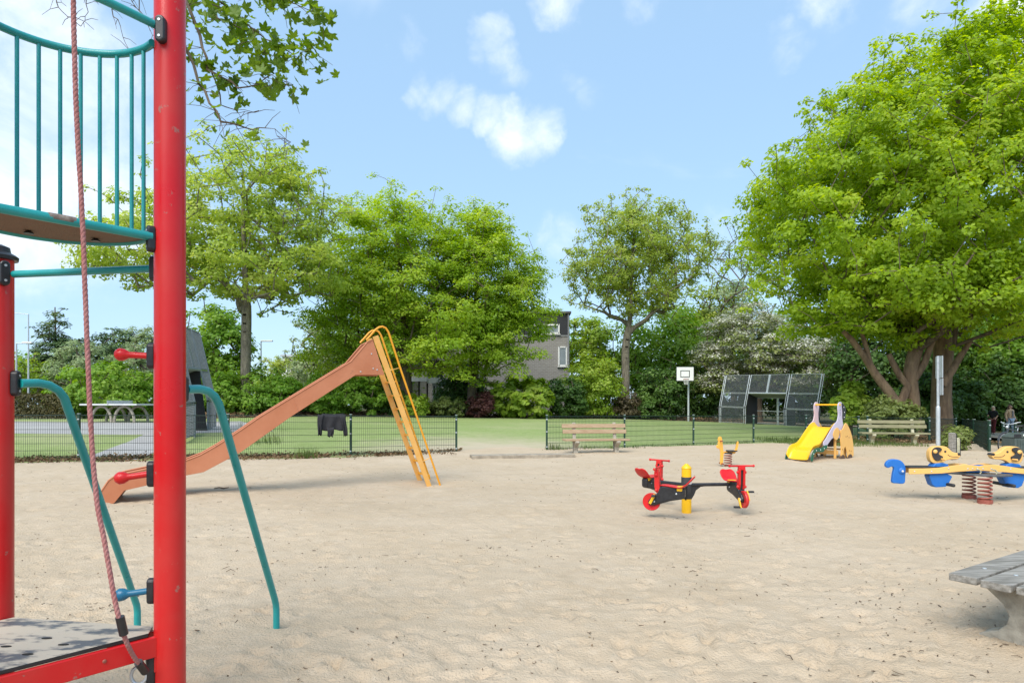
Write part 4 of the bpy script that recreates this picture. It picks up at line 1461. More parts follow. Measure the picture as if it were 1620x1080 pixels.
zl = .55
goal_cage('goal_cage', 'grey panel goal standing close behind the red post, seen almost edge-on', (-12.3, 26.2, .55), (-10.55, 20.3, .36), (-.96, -.285, 0), 3.9, 1.15, .6, steel=mat('dull_grey_steel', (.20, .225, .24), .5, (.26, .28, .30), 5, .7, metal=.3))
goal_cage('goal_cage', 'grey steel mesh goal with an open mouth in front of the white blossom', (X(1139, 50.5), 50.5, .10), (X(1293, 43.4), 43.4, -.10), (.89, .46, 0), 3.75, 1.25, .62)


def basketball_hoop():
    Y = 53.5
    z0 = CAM_H - 24.5 / FPX * Y
    b = Vector((X(1089, Y), Y, z0))
    root = thing('basketball_hoop', 'basketball hoop with white backboard on a pale pole', 'basketball hoop', b)
    MB().tube([(0, 0, -.4), (0, 0, 3.6)], .085, 12).build('pole', M_STEEL, root, 40)
    MB().bar((0, 0, 3.5), (-.45, -.75, 3.75), .10, .12).build('arm', M_STEEL, root)
    bx, by, z1, z2 = -.50, -.80, 3.30, 4.48
    bd = MB().box((bx, by, (z1 + z2) / 2), (1.46, .04, z2 - z1)).build('backboard', M_WHITE, root, bevel=.01)
    mk = MB()
    for (xa, za, xb, zb_) in ((-.36, 3.62, .36, 3.62), (-.36, 4.14, .36, 4.14), (-.36, 3.62, -.36, 4.14), (.36, 3.62, .36, 4.14)):
        mk.bar((bx + xa, by - .024, za), (bx + xb, by - .024, zb_), .06, .006, (0, 1, 0)) if False else mk.box((bx + (xa + xb) / 2, by - .024, (za + zb_) / 2), (abs(xb - xa) + .06, .006, abs(zb_ - za) + .06))
    mk.build('target_square', M_BLACKP, bd)
    fr = MB()
    for (cx, cz, sx, sz) in ((0, z1, 1.5, .05), (0, z2, 1.5, .05), (-.73, (z1 + z2) / 2, .05, z2 - z1), (.73, (z1 + z2) / 2, .05, z2 - z1)):
        fr.box((bx + cx, by - .004, cz), (sx, .055, sz))
    fr.build('board_frame', M_BLACKP, bd)
    ring = [(bx + .23 * math.cos(a), by - .32 + .23 * math.sin(a), 3.42) for a in [2 * math.pi * k / 24 for k in range(24)]]
    MB().tube(ring, .022, 7, closed=True).build('rim', mat('red_rim', (.30, .06, .04), .5), root, 50)
    net = MB()
    for k in range(12):
        a0, a1 = 2 * math.pi * k / 12, 2 * math.pi * (k + .5) / 12
        for sg in (-1, 1):
            a2 = a0 + sg * math.pi / 12
            net.tube([(bx + .23 * math.cos(a0), by - .32 + .23 * math.sin(a0), 3.41), (bx + .17 * math.cos(a2), by - .32 + .17 * math.sin(a2), 3.2), (bx + .13 * math.cos(a0), by - .32 + .13 * math.sin(a0), 2.98)], .009, 4)
    net.build('net', M_WHITE, root)


basketball_hoop()


def table_tennis():
    Y = 28.8
    p = Vector((X(190, Y), Y, 0))
    p.z = gzf(p.x, p.y)
    root = thing('table_tennis_table', 'outdoor concrete table tennis table on arched legs behind the fence', 'table', p, R(-6))
    M_T = mat('pale_table_top', (.52, .53, .53), .5, (.62, .62, .60), 2, .7)
    H = .80
    for s in (-1, 1):
        MB().box((s * .69, 0, H), (1.36, 1.52, .075)).build('table_half', M_T, root, bevel=.008)
    MB().box((0, 0, H + .11), (.02, 1.6, .15)).build('net', M_STEEL, root, bevel=.004)
    for s in (-1, 1):
        for t in (-1, 1):
            pts = [Vector((s * .55 + .48 * math.cos(a), t * .45, .02 + (H - .10) * math.sin(a))) for a in [math.pi * k / 16 for k in range(17)]]
            MB().tube([pts[0] - Vector((0, 0, .3))] + pts + [pts[-1] - Vector((0, 0, .3))], .06, 8).build('arched_leg', M_CONC, root, 50)


table_tennis()


# ================================================================== sign pole, stub, bin, bicycle
def sign_pole():
    Y = 17.2
    p = Vector((X(1484, Y), Y, 0))
    p.z = sandz(p.x, p.y)
    root = thing('sign_pole', 'pale grey pole with two narrow signs seen edge-on in front of the tree', 'sign pole', p)
    MB().tube([(0, 0, -.4), (0, 0, 1.35)], .052, 16).build('lower_pole', M_STEEL, root, 40)
    MB().lathe([(.052, 1.35), (.052, 1.37), (.034, 1.40)], n=16).build('collar', M_STEEL, root, 40)
    MB().tube([(0, 0, 1.39), (0, 0, 2.76)], .034, 14).build('upper_pole', M_STEEL, root, 40)
    for z0, z1, r_, dx in ((2.16, 2.75, R(78), 0.0), (1.70, 2.14, R(74), .02)):
        rot = Matrix.Rotation(r_, 3, 'Z')
        sg = MB().box((dx, -.05, (z0 + z1) / 2), (.42, .018, z1 - z0), rot).build('sign_plate', M_STEEL, root, bevel=.004)
        MB().box(Vector((dx, -.05, (z0 + z1) / 2)) + rot @ Vector((0, -.012, 0)), (.37, .006, z1 - z0 - .06), rot).build('sign_face', M_WHITE, sg)


sign_pole()


def stub_posts():
    for u, w, vt, m_, lb in ((1507, .16, 684, M_WOODG, 'split grey timber post standing in front of the shrubs'), (1515, .11, 692, M_CONCM, 'short pale post close behind the split timber post')):
        Y = 16.6 if w > .12 else 16.9
        p = Vector((X(u, Y), Y, 0))
        p.z = sandz(p.x, p.y)
        h = CAM_H - (vt - HOR) / FPX * Y - p.z
        root = thing('timber_post', lb, 'post', p, R(20))
        MB().prism([(-w / 2, -.3), (w / 2, -.3), (w / 2, h - .05), (w * .1, h), (-w / 2, h - .01)], (0, 0, 0), (1, 0, 0), (0, 0, 1), (0, 1, 0), w * .75).build('shaft', m_, root, bevel=.012)
        MB().box((w * .35, -w * .39, h * .55), (.02, .012, h * .8)).build('iron_strip', M_BLACKP, root)


stub_posts()


def litter_bin():
    Y = 17.8
    p = Vector((X(1606, Y), Y, -.03))
    root = thing('litter_bin', 'dark grey-green litter bin with a slanted hood on a pale tilted pole', 'bin', p, R(6))
    M_B = mat('grey_green_plastic', (.055, .075, .068), .55, (.085, .105, .095), 6, .7)
    up, ex, ey = Vector((0, 0, 1)), Vector((1, 0, 0)), Vector((0, 1, 0))
    body = MB().prism([(-.20, .18), (.20, .18), (.215, .58), (.215, .60), (-.215, .60), (-.215, .58)], (0, 0, 0), ex, up, ey, .42).build('body', M_B, root, bevel=.02)
    hood = MB().prism([(-.225, .604), (.225, .604), (.225, .70), (.14, .74), (-.02, .74), (-.225, .64)], (0, 0, 0), ex, up, ey, .44).build('hood', M_B, root, bevel=.015)
    MB().prism([(-.13, .0), (.09, .0), (.09, .09), (-.13, .09)], (-.12, -.222, .625), ex, up, ey, .006).build('opening', M_BLACKP, hood)
    MB().ball((.05, -.226, .68), .028, 10, 6, (1, .4, 1)).build('lock', M_WHITE, hood, 50)
    for k in range(4):
        MB().box((-.12 + k * .08, -.214, .40), (.018, .012, .30)).build('rib', M_B, body)
    MB().tube([(.19, -.30, -.35), (.255, -.30, .76)], .034, 12).build('pole', M_STEEL, root, 40)
    MB().box((.20, -.25, .55), (.10, .09, .05)).build('bracket', M_STEEL, root)


litter_bin()


def bicycle():
    Y = 20.6
    p = Vector((X(1604, Y), Y, gzf(X(1604, Y), Y) - .08))
    root = thing('bicycle', 'parked bicycle half hidden behind the litter bin', 'bicycle', p, R(24))
    M_F = mat('dark_frame', (.04, .045, .05), .35, (.06, .06, .07), 10, .5)
    r = .33
    for x_ in (-.53, .53):
        ring = [(x_ + r * math.cos(a), 0, r + r * math.sin(a)) for a in [2 * math.pi * k / 40 for k in range(40)]]
        wh = MB().tube(ring, .021, 8, closed=True).build('wheel', M_RUBBER, root, 50)
        ring = [(x_ + (r - .028) * math.cos(a), 0, r + (r - .028) * math.sin(a)) for a in [2 * math.pi * k / 40 for k in range(40)]]
        MB().tube(ring, .011, 6, closed=True).build('rim', M_STEEL, wh, 50)
        sp = MB()
        for k in range(14):
            a = 2 * math.pi * k / 14
            sp.tube([(x_, 0, r), (x_ + (r - .03) * math.cos(a), 0, r + (r - .03) * math.sin(a))], .002, 4)
        sp.build('spokes', M_STEEL, wh)
        MB().tube([(x_, -.05, r), (x_, .05, r)], .022, 10).build('hub', M_STEEL, wh)
        fd = [(x_ + (r + .035) * math.cos(a), 0, r + (r + .035) * math.sin(a)) for a in [R(10 + k * 8) for k in range(20)]]
        MB().tube(fd, .018, 6).build('mudguard', M_F, root, 50)
    J = {'bb': (.06, 0, .29), 'seat': (.20, 0, .72), 'head': (-.34, 0, .80), 'headl': (-.38, 0, .64), 'rear': (.53, 0, .33), 'front': (-.53, 0, .33)}
    fr = MB()
    for a, b, w in (('bb', 'seat', .017), ('bb', 'headl', .019), ('seat', 'head', .017), ('head', 'headl', .02), ('bb', 'rear', .011), ('seat', 'rear', .010)):
        fr.tube([J[a], J[b]], w, 8)
    fr.build('frame', M_F, root, 50)
    MB().tube([J['headl'], (-.43, 0, .55), J['front']], .014, 8).build('fork', M_F, root, 50)
    MB().tube([J['seat'], (.235, 0, .86)], .013, 8).build('seat_post', M_STEEL, root, 50)
    MB().prism(smooth_poly([(.11, 0), (.18, -.04), (.34, -.085), (.36, 0), (.34, .085), (.18, .04)], 3), (0, 0, .88), (1, 0, 0), (0, 1, 0), (0, 0, 1), .05).build('saddle', M_RUBBER, root, bevel=.015)
    MB().tube([J['head'], (-.31, 0, .95)], .013, 8).build('stem', M_STEEL, root, 50)
    MB().tube([(-.16, -.28, 1.02), (-.25, -.24, 1.01), (-.31, -.12, .96), (-.31, 0, .95), (-.31, .12, .96), (-.25, .24, 1.01), (-.16, .28, 1.02)], .013, 8).build('handlebar', M_STEEL, root, 50)
    MB().ball((-.38, 0, .86), .045, 10, 7).build('lamp', M_STEEL, root, 60)
    ck = MB().tube([(.06, -.07, .29), (.06, .07, .29)], .014, 8).build('crank_axle', M_STEEL, root)
    MB().bar((.06, -.08, .29), (.20, -.08, .20), .012, .025).build('crank', M_STEEL, ck)
    MB().box((.20, -.13, .20), (.09, .08, .025)).build('pedal', M_RUBBER, ck)


bicycle()


# ================================================================== people
def skin_obj(name, verts, edges, radii, material, parent, roots=(0,), sub=1):
    me = bpy.data.meshes.new(name)
    me.from_pydata([tuple(v) for v in verts], edges, [])
    me.materials.append(material)
    o = bpy.data.objects.new(name, me)
    COL.objects.link(o)
    o.parent = parent
    sk = o.modifiers.new('skin', 'SKIN')
    sk.use_smooth_shade = True
    if not me.skin_vertices:
        bm = bmesh.new()
        bm.from_mesh(me)
        bm.verts.layers.skin.verify()
        bm.to_mesh(me)
        bm.free()
    for i, r in enumerate(radii):
        sv = me.skin_vertices[0].data[i]
        sv.radius = (r, r) if not isinstance(r, tuple) else r
        sv.use_root = i in roots
    s = o.modifiers.new('sub', 'SUBSURF')
    s.levels = s.render_levels = sub
    return o


def person(label, loc, rz, h, skin, hair, topm, legm, shoes, long_hair, arms, step=.10, jacket=False, bag=None):
    root = thing('person', label, 'person', loc, rz, 'people walking on the path')
    k = h / 1.68
    S = lambda *p: Vector(p) * k
    # joints, x to the side, -y forward
    V = {'pel': S(0, 0, .90), 'wst': S(0, -.01, 1.04), 'cst': S(0, 0, 1.24), 'nk0': S(0, .01, 1.40), 'nk': S(0, -.005, 1.46), 'hd': S(0, -.02, 1.55), 'tp': S(0, -.01, 1.63)}
    Rr = {'pel': .135, 'wst': .115, 'cst': .125, 'nk0': .07, 'nk': .048, 'hd': .088, 'tp': .07}
    E = [('pel', 'wst'), ('wst', 'cst'), ('cst', 'nk0'), ('nk0', 'nk'), ('nk', 'hd'), ('hd', 'tp')]
    for s, nm in ((-1, 'l'), (1, 'r')):
        st = step * s
        V['hip' + nm], Rr['hip' + nm] = S(.09 * s, 0, .84), .085
        V['kne' + nm], Rr['kne' + nm] = S(.095 * s, -st * .6 - .02, .47), .055
        V['ank' + nm], Rr['ank' + nm] = S(.09 * s, -st + (.05 if st < 0 else 0), .08), .038
        V['toe' + nm], Rr['toe' + nm] = S(.10 * s, -st - .13, .03), .030
        E += [('pel', 'hip' + nm), ('hip' + nm, 'kne' + nm), ('kne' + nm, 'ank' + nm), ('ank' + nm, 'toe' + nm)]
        el, wr = arms[0 if s < 0 else 1]
        V['sho' + nm], Rr['sho' + nm] = S(.17 * s, .0, 1.35), .055
        V['elb' + nm], Rr['elb' + nm] = S(el[0] * s, el[1], el[2]), .042
        V['wri' + nm], Rr['wri' + nm] = S(wr[0] * s, wr[1], wr[2]), .028
        dv = (V['wri' + nm] - V['elb' + nm]).normalized()
        V['pal' + nm], Rr['pal' + nm] = V['wri' + nm] + dv * .075 * k, .036
        E += [('cst', 'sho' + nm), ('sho' + nm, 'elb' + nm), ('elb' + nm, 'wri' + nm), ('wri' + nm, 'pal' + nm)]
    keys = list(V)
    ix = {a: i for i, a in enumerate(keys)}
    verts, radii, edges, roots = [V[a] for a in keys], [Rr[a] * k for a in keys], [(ix[a], ix[b]) for a, b in E], [ix['pel']]
    for nm, s in (('l', -1), ('r', 1)):
        p = V['pal' + nm]
        dv = (V['pal' + nm] - V['wri' + nm]).normalized()
        sd = dv.cross(Vector((1, 0, 0))).normalized()
        for f_, ln in ((-.026, .060), (-.009, .075), (.009, .072), (.026, .058)):
            i0 = len(verts)
            b = p + sd * f_ * k
            verts += [b, b + dv * ln * .55 * k, b + dv * ln * k + Vector((-.012 * s, 0, 0)) * k]
            radii += [.011 * k, .010 * k, .008 * k]
            edges += [(i0, i0 + 1), (i0 + 1, i0 + 2)]
            roots.append(i0)
        i0 = len(verts)
        b = p - dv * .03 * k - sd * .02 * k
        verts += [b, b - sd * .03 * k + dv * .02 * k, b - sd * .04 * k + dv * .05 * k]
        radii += [.012 * k, .011 * k, .009 * k]
        edges += [(i0, i0 + 1), (i0 + 1, i0 + 2)]
        roots.append(i0)
    skin_obj('body', verts, edges, radii, skin, root, roots)

    def garment(name, names, grow, material, extra=None):
        vs = [V[a] for a in names]
        loc_ = {a: i for i, a in enumerate(names)}
        es = [(loc_[a], loc_[b]) for a, b in E if a in loc_ and b in loc_]
        rs = [Rr[a] * k + grow for a in names]
        return skin_obj(name, vs, es, rs, material, root, (0,))
    garment('trousers', ['pel', 'hipl', 'knel', 'ankl', 'hipr', 'kner', 'ankr'], .018, legm)
    garment('jacket' if jacket else 'top', ['cst', 'wst', 'pel', 'nk0', 'shol', 'elbl', 'shor', 'elbr'] + (['wril', 'wrir'] if jacket else []), .026 if jacket else .017, topm)
    for nm in 'lr':
        a, t = V['ank' + nm], V['toe' + nm]
        MB().tube([a + S(0, .05, -.045), a + S(0, .02, -.04), t + S(0, .03, .015), t + S(0, -.03, 0)], [.03 * k, .045 * k, .042 * k, .02 * k], 10).build('shoe', shoes, root, 60)
    hm = MB().ball(V['hd'] + S(0, .042, .040), .090 * k, 14, 10, (1, 1.0, 1.08))
    if long_hair:
        hm.tube([V['hd'] + S(0, .05, .06), V['hd'] + S(0, .075, -.03), V['hd'] + S(0, .075, -.13), V['hd'] + S(0, .06, -.19)], [.07 * k, .09 * k, .085 * k, .04 * k], 10)
    hm.build('hair', hair, root, 60)
    f_ = V['hd'] + S(0, -.098, 0)
    MB().tube([f_ + S(0, .005, .03), f_ + S(0, -.022, -.015), f_ + S(0, .0, -.022)], [.008 * k, .013 * k, .008 * k], 6).build('nose', skin, root, 60)
    for s in (-1, 1):
        MB().ball(f_ + S(.033 * s, .012, .022), .011 * k, 8, 6).build('eye', M_BLACKP, root, 60)
        MB().ball(V['hd'] + S(.088 * s, 0, 0), .024 * k, 8, 6, (.4, .7, 1.2)).build('ear', skin, root, 60)
    MB().tube([f_ + S(-.025, .012, -.045), f_ + S(0, .002, -.048), f_ + S(.025, .012, -.045)], .005 * k, 6).build('mouth', mat('lip', (.40, .14, .12), .6), root, 60)
    if jacket:
        # open front: a strip of the grey shirt between the jacket's edges
        MB().tube([V['cst'] + S(0, -.145, .10), V['cst'] + S(0, -.145, -.02), V['wst'] + S(0, -.135, -.06)], [.035 * k, .045 * k, .05 * k], 8).build('shirt', mat('grey_shirt', (.20, .19, .20), .9), root, 60)
    return root


M_SKIN = mat('skin', (.56, .32, .22), .55)
Y = 35.5
g = gzf(X(1572, Y), Y)
person('person in black top and dark red trousers with pale blond hair, arms bent, walking', (X(1571, Y), Y, g + .0), R(-55), 1.60, M_SKIN, mat('blond_hair', (.62, .50, .33), .7), mat('black_cloth', (.010, .010, .012), .9), mat('maroon_cloth', (.11, .012, .016), .85), M_RUBBER, True,
       (((.22, -.04, 1.12), (.17, -.26, 1.10)), ((.22, .02, 1.10), (.19, -.14, .98))), .13)
person('person in tan jacket and pale blue jeans walking towards the playground', (X(1598, Y - .6), Y - .6, g + .0), R(12), 1.68, M_SKIN, mat('brown_hair', (.11, .06, .035), .7), mat('tan_jacket_cloth', (.52, .36, .22), .85), mat('pale_jeans', (.32, .40, .50), .9), M_WHITE, True,
       (((.25, .05, 1.10), (.25, -.02, .86)), ((.25, .04, 1.10), (.22, -.12, .90))), .09, True)

# ================================================================== vegetation
LEAF_TOTAL = [0]


def leaves_mesh(name, pos, nrm, size, material, parent=None, off=None, rg=None, aspect=.62, fold=.25, kind=None):
    """many small kite-shaped leaves (two folded halves), one per point"""
    n = len(pos)
    LEAF_TOTAL[0] += n
    nrm = nrm / (np.linalg.norm(nrm, axis=1, keepdims=True) + 1e-9)
    ref = rg.normal(size=(n, 3))
    t = np.cross(nrm, ref)
    t /= np.linalg.norm(t, axis=1, keepdims=True) + 1e-9
    b = np.cross(nrm, t)
    s = size[:, None]
    tip = pos + t * s * .55
    tail = pos - t * s * .5
    side = t * s * .06
    l_ = pos + b * s * aspect * .5 + nrm * s * fold * .35 + side
    r_ = pos - b * s * aspect * .5 + nrm * s * fold * .35 + side
    co = np.stack([tail, r_, tip, l_], 1).reshape(-1, 3)
    q = np.arange(n * 4).reshape(n, 4)
    me = bpy.data.meshes.new(name)
    quads_to_mesh(me, co, q)
    me.materials.append(material)
    o = bpy.data.objects.new(name, me)
    COL.objects.link(o)
    if parent is not None:
        o.parent = parent
    if off is not None:
        o.location = off
    if kind:
        o['kind'] = kind
    return o


def wood_mesh(name, pos, par, rad, material, parent, off):
    """tapered limbs along a skeleton of nodes"""
    idx = np.where(par >= 0)[0]
    a, b = pos[par[idx]], pos[idx]
    ra, rb = rad[par[idx]], rad[idx]
    ra = np.minimum(ra, rb * 1.6)
    t = b - a
    t /= np.linalg.norm(t, axis=1, keepdims=True) + 1e-9
    ref = np.where(np.abs(t[:, 2:3]) > .9, np.array([[1., 0, 0]]), np.array([[0, 0, 1.]]))
    nx = np.cross(t, ref)
    nx /= np.linalg.norm(nx, axis=1, keepdims=True) + 1e-9
    ny = np.cross(t, nx)
    b = b + t * np.minimum(rb, .5)[:, None] * .35
    K = 9 if rad.max() > .3 else 6
    ring0, ring1 = [], []
    for k in range(K):
        an = 2 * math.pi * k / K
        d = nx * math.cos(an) + ny * math.sin(an)
        ring0.append(a + d * ra[:, None])
        ring1.append(b + d * rb[:, None])
    co = np.concatenate([np.stack(ring0, 1), np.stack(ring1, 1)], 1).reshape(-1, 3)
    base = np.arange(len(idx))[:, None] * (2 * K)
    q = np.concatenate([base + np.array([[k, (k + 1) % K, K + (k + 1) % K, K + k]]) for k in range(K)], 0)
    me = bpy.data.meshes.new(name)
    quads_to_mesh(me, co, q)
    me.polygons.foreach_set('use_smooth', np.ones(len(q), bool))
    me.materials.append(material)
    o = bpy.data.objects.new(name, me)
    COL.objects.link(o)
    o.parent = parent
    o.location = off
    return o


def sample_crown(rg, crowns, n, inner=.35, top=1.0):
    vol = np.array([c[3] * c[4] * c[5] for c in crowns])
    pick = rg.choice(len(crowns), n, p=vol / vol.sum())
    d = rg.normal(size=(n, 3))
    d /= np.linalg.norm(d, axis=1, keepdims=True)
    r = inner + (top - inner) * rg.random(n) ** .55
    cr = np.array(crowns)[pick]
    return cr[:, :3] + d * r[:, None] * cr[:, 3:6]


def grow(rg, trunk, targets, seg=.8, upbow=.04, zpen=.7):
    """connect every target to the nearest earlier node of the skeleton"""
    tp = [np.array(q, float) for q in trunk]
    kk = [2 * tp[0] - tp[1]] + tp + [2 * tp[-1] - tp[-2]]
    trunk = []
    for i in range(1, len(kk) - 2):
        p0, p1, p2, p3 = kk[i - 1:i + 3]
        for s in (0, .25, .5, .75):
            trunk.append(.5 * (2 * p1 + (p2 - p0) * s + (2 * p0 - 5 * p1 + 4 * p2 - p3) * s * s + (3 * p1 - p0 - 3 * p2 + p3) * s ** 3))
    trunk.append(tp[-1])
    pos = [np.array(trunk[0], float)]
    par = [-1]
    for p in trunk[1:]:
        p = np.array(p, float)
        n = max(1, int(np.linalg.norm(p - pos[-1]) / seg))
        a = pos[-1].copy()
        for i in range(1, n + 1):
            pos.append(a + (p - a) * i / n)
            par.append(len(pos) - 2)
    nt = len(pos)
    first = max(1, int(nt * .45))
    base = pos[first]
    order = np.argsort(np.linalg.norm(targets - base, axis=1))
    P_ = np.zeros((nt + len(targets) * 14 + 10, 3))
    P_[:nt] = pos
    n = nt
    par = list(par)
    tip = []
    for k in order:
        tg = targets[k]
        dd = P_[first:n] - tg
        dist = np.linalg.norm(dd, axis=1) + zpen * np.maximum(dd[:, 2] + .5 * np.hypot(dd[:, 0], dd[:, 1]), 0)
        j = first + int(np.argmin(dist))
        a = P_[j].copy()
        L = np.linalg.norm(tg - a)
        m = int(min(12, max(1, L / seg)))
        jit = rg.normal(size=3) * .055 * L
        prev = j
        for i in range(1, m + 1):
            t = i / m
            q = a + (tg - a) * t + np.array([0, 0, upbow * L * math.sin(math.pi * t)]) + jit * math.sin(math.pi * t)
            P_[n] = q
            par.append(prev)
            prev = n
            n += 1
        tip.append(prev)
    return P_[:n], np.array(par), tip, nt


def pipe(par, tips, r_tip, rmax, power=.5):
    c = np.zeros(len(par))
    for t in tips:
        c[t] += 1
    for i in range(len(par) - 1, 0, -1):
        c[par[i]] += c[i]
    tot = max(c[0], 1)
    r = r_tip + (rmax - r_tip) * (np.maximum(c, .3) / tot) ** power
    return r


def clump_leaves(rg, cen, rc, nleaf, flat, lsize, up=.7, droop=.25, crown_c=None):
    n = len(cen)
    cnt = np.full(n, nleaf) if np.isscalar(nleaf) else nleaf
    rep = np.repeat(np.arange(n), cnt)
    N = len(rep)
    d = rg.normal(size=(N, 3))
    d /= np.linalg.norm(d, axis=1, keepdims=True)
    r = rg.random(N) ** .42
    R_ = (rc if np.isscalar(rc) else rc[rep][:, None])
    o = d * r[:, None] * R_
    o[:, 2] *= flat
    rr = (o[:, 0] ** 2 + o[:, 1] ** 2) / (np.mean(R_) ** 2)
    o[:, 2] -= droop * np.mean(R_) * rr
    pos = cen[rep] + o
    nr = np.array([[0, 0, up]]) + d * .55 + rg.normal(size=(N, 3)) * .42
    if crown_c is not None:
        oc = pos - crown_c
        oc /= np.linalg.norm(oc, axis=1, keepdims=True) + 1e-6
        nr += oc * .5
    return pos, nr, lsize * rg.uniform(.65, 1.3, N)


def tree(name, label, base, trunk, crowns, nclump, nleaf, leaf, rc, flat, ml, mw, seed, r0=.35, group=None, inner=.35, up=.7, cat='tree', droop=.25, sprig=.16, extra_wood=None, zpen=.7, r_tip=.012, power=.5, aspect=.62, blossom=None):
    rg = np.random.default_rng(seed)
    base = np.array(base, float)
    root = thing(name, label, cat, tuple(base), group=group)
    off = tuple(-base)
    cr = [tuple(c) for c in crowns]
    tg = sample_crown(rg, cr, nclump, inner)
    ns = int(nclump * sprig)
    sp = sample_crown(rg, cr, ns, .96, 1.18)
    lowz = base[2] + .15
    tg[:, 2] = np.maximum(tg[:, 2], lowz)
    al = np.concatenate([tg, sp])
    pos, par, tips, nt = grow(rg, trunk, al, zpen=zpen)
    rad = pipe(par, tips, r_tip, r0, power)
    h = pos[:nt, 2] - base[2]
    rad[:nt] = np.maximum(rad[:nt], r0 * np.clip(1 - .75 * h / max(h.max(), .1), .2, 1))
    rad[:nt] *= 1 + .45 * np.exp(-h / (r0 * 1.6 + .01))
    trunk_o = wood_mesh('trunk', pos[:nt], par[:nt], rad[:nt], mw, root, off)
    # limbs leave the trunk: keep the joints
    keep = np.arange(len(pos))
    wood_mesh('branches', pos, np.where(keep < nt, -1, par), rad, M_BARK if mw is M_BARKW else mw, root, off)['kind'] = 'stuff'
    cc = np.average(np.array([c[:3] for c in cr]), axis=0, weights=[c[3] * c[4] * c[5] for c in cr])
    rcs = rc * rg.uniform(.7, 1.3, len(tg))
    p1, n1, s1 = clump_leaves(rg, tg, rcs, np.maximum(3, (nleaf * (rcs / rc) ** 2).astype(int)), flat, leaf, up, droop, cc)
    p2, n2, s2 = clump_leaves(rg, sp, rc * .55, max(4, int(nleaf * .28)), flat, leaf, up, droop, cc)
    pp, nn, ss = np.concatenate([p1, p2]), np.concatenate([n1, n2]), np.concatenate([s1, s2])
    k = pp[:, 2] > base[2] + .02
    leaves_mesh('crown', pp[k], nn[k], ss[k], ml, root, off, rg, aspect)
    if blossom is not None:
        mb_, nb, sb = blossom
        oc = tg - cc
        w = (oc[:, 2] > -.6 * np.max(np.abs(oc[:, 2]))) & (oc[:, 1] < np.quantile(oc[:, 1], .75))
        # white flower heads lie on the upper side of the sprays
        tgb = tg[w]
        p3, n3, s3 = clump_leaves(rg, tgb + np.array([0, 0, rc * flat * .55]), rc * 1.05, nb, .30, sb, 1.2, droop, None)
        leaves_mesh('blossom', p3, n3, s3, mb_, root, off, rg, .9)
    return root


# leaf colours
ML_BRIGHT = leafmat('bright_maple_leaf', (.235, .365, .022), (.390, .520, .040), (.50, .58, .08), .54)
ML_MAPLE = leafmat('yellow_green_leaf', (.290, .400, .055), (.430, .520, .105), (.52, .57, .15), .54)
ML_BEECH = leafmat('beech_leaf', (.240, .380, .034), (.385, .510, .060), (.48, .56, .09), .55)
ML_OAK = leafmat('young_oak_leaf', (.265, .360, .055), (.390, .470, .090), (.47, .51, .14), .54)
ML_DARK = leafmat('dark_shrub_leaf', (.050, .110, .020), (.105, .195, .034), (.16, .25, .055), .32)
ML_MID = leafmat('shrub_leaf', (.140, .280, .026), (.245, .390, .050), (.32, .45, .08), .46)
ML_LIME = leafmat('lime_shrub_leaf', (.200, .320, .028), (.310, .430, .052), (.39, .47, .09), .46)
ML_PALE = leafmat('pale_willow_leaf', (.240, .320, .140), (.35, .43, .22), (.42, .48, .28), .42)
ML_OLIVE = leafmat('olive_leaf', (.150, .195, .050), (.24, .29, .085), (.31, .34, .12), .40)
ML_PURPLE = leafmat('purple_leaf', (.110, .044, .040), (.18, .075, .062), None, .3)
ML_CONIF = leafmat('conifer_needle', (.060, .115, .040), (.12, .185, .062), (.19, .25, .07), .2)
ML_LEAFNEAR = leafmat('near_maple_leaf', (.070, .145, .014), (.14, .235, .025), (.22, .32, .04), .48, nscale=2.0)
ML_WHITE = leafmat('hawthorn_blossom', (.50, .50, .40), (.68, .68, .60), (.75, .75, .70), .25)


def T(u, v, Y):
    q = P(u, v, Y)
    return (q.x, q.y, q.z)


def crown_px(u, v, Y, ru, rv, ry=None):
    """an ellipsoid of crown seen at (u, v) with half-sizes in px"""
    x, y, z = T(u, v, Y)
    return (x, y, z, ru / FPX * Y, ry if ry else ru / FPX * Y, rv / FPX * Y)


def gb(u, Y, dz=0.0):
    x = X(u, Y)
    return (x, Y, gzf(x, Y) - .1 + dz)


# --- the great tree: main stem and its fellow with sawn-off limbs
Y = 30.0
tree('maple_tree', 'huge bright green tree with a thick trunk filling the upper corner', gb(1490, Y), [gb(1490, Y, -.3), T(1489, 620, Y), T(1492, 560, Y), T(1488, 500, Y), T(1500, 400, Y + .3), T(1505, 250, Y + .5), T(1520, 120, Y + .6)],
     [crown_px(1480, 330, Y + .5, 285, 150, 8.0), crown_px(1545, 190, Y + 1, 210, 150, 7.0), crown_px(1330, 350, Y - .5, 150, 165, 6.0), crown_px(1350, 460, Y - .5, 150, 70, 5), crown_px(1600, 430, Y - 1, 170, 110, 6.5), crown_px(1430, 215, Y + .5, 150, 110, 6), crown_px(1580, 115, Y + 1, 115, 85, 4), crown_px(1480, 470, Y - 2, 130, 75, 4)],
     1250, 135, .195, .68, .62, ML_BRIGHT, M_BARKW, 101, .42, sprig=.4, inner=.45, zpen=1.0, power=.72, r_tip=.009)
tree('maple_tree', 'tree with sawn-off brown limbs leaning over the mossy bench', gb(1446, Y - 1.0), [gb(1446, Y - 1.0, -.3), T(1444, 640, Y - 1), T(1440, 590, Y - 1.2), T(1452, 540, Y - 1), T(1462, 480, Y - 1)],
     [crown_px(1440, 440, Y - 1.5, 120, 60, 3.5), crown_px(1500, 470, Y - 2.5, 70, 50, 3)], 110, 150, .19, .8, .6, ML_BRIGHT, M_BARKW, 102, .30, zpen=1.0)


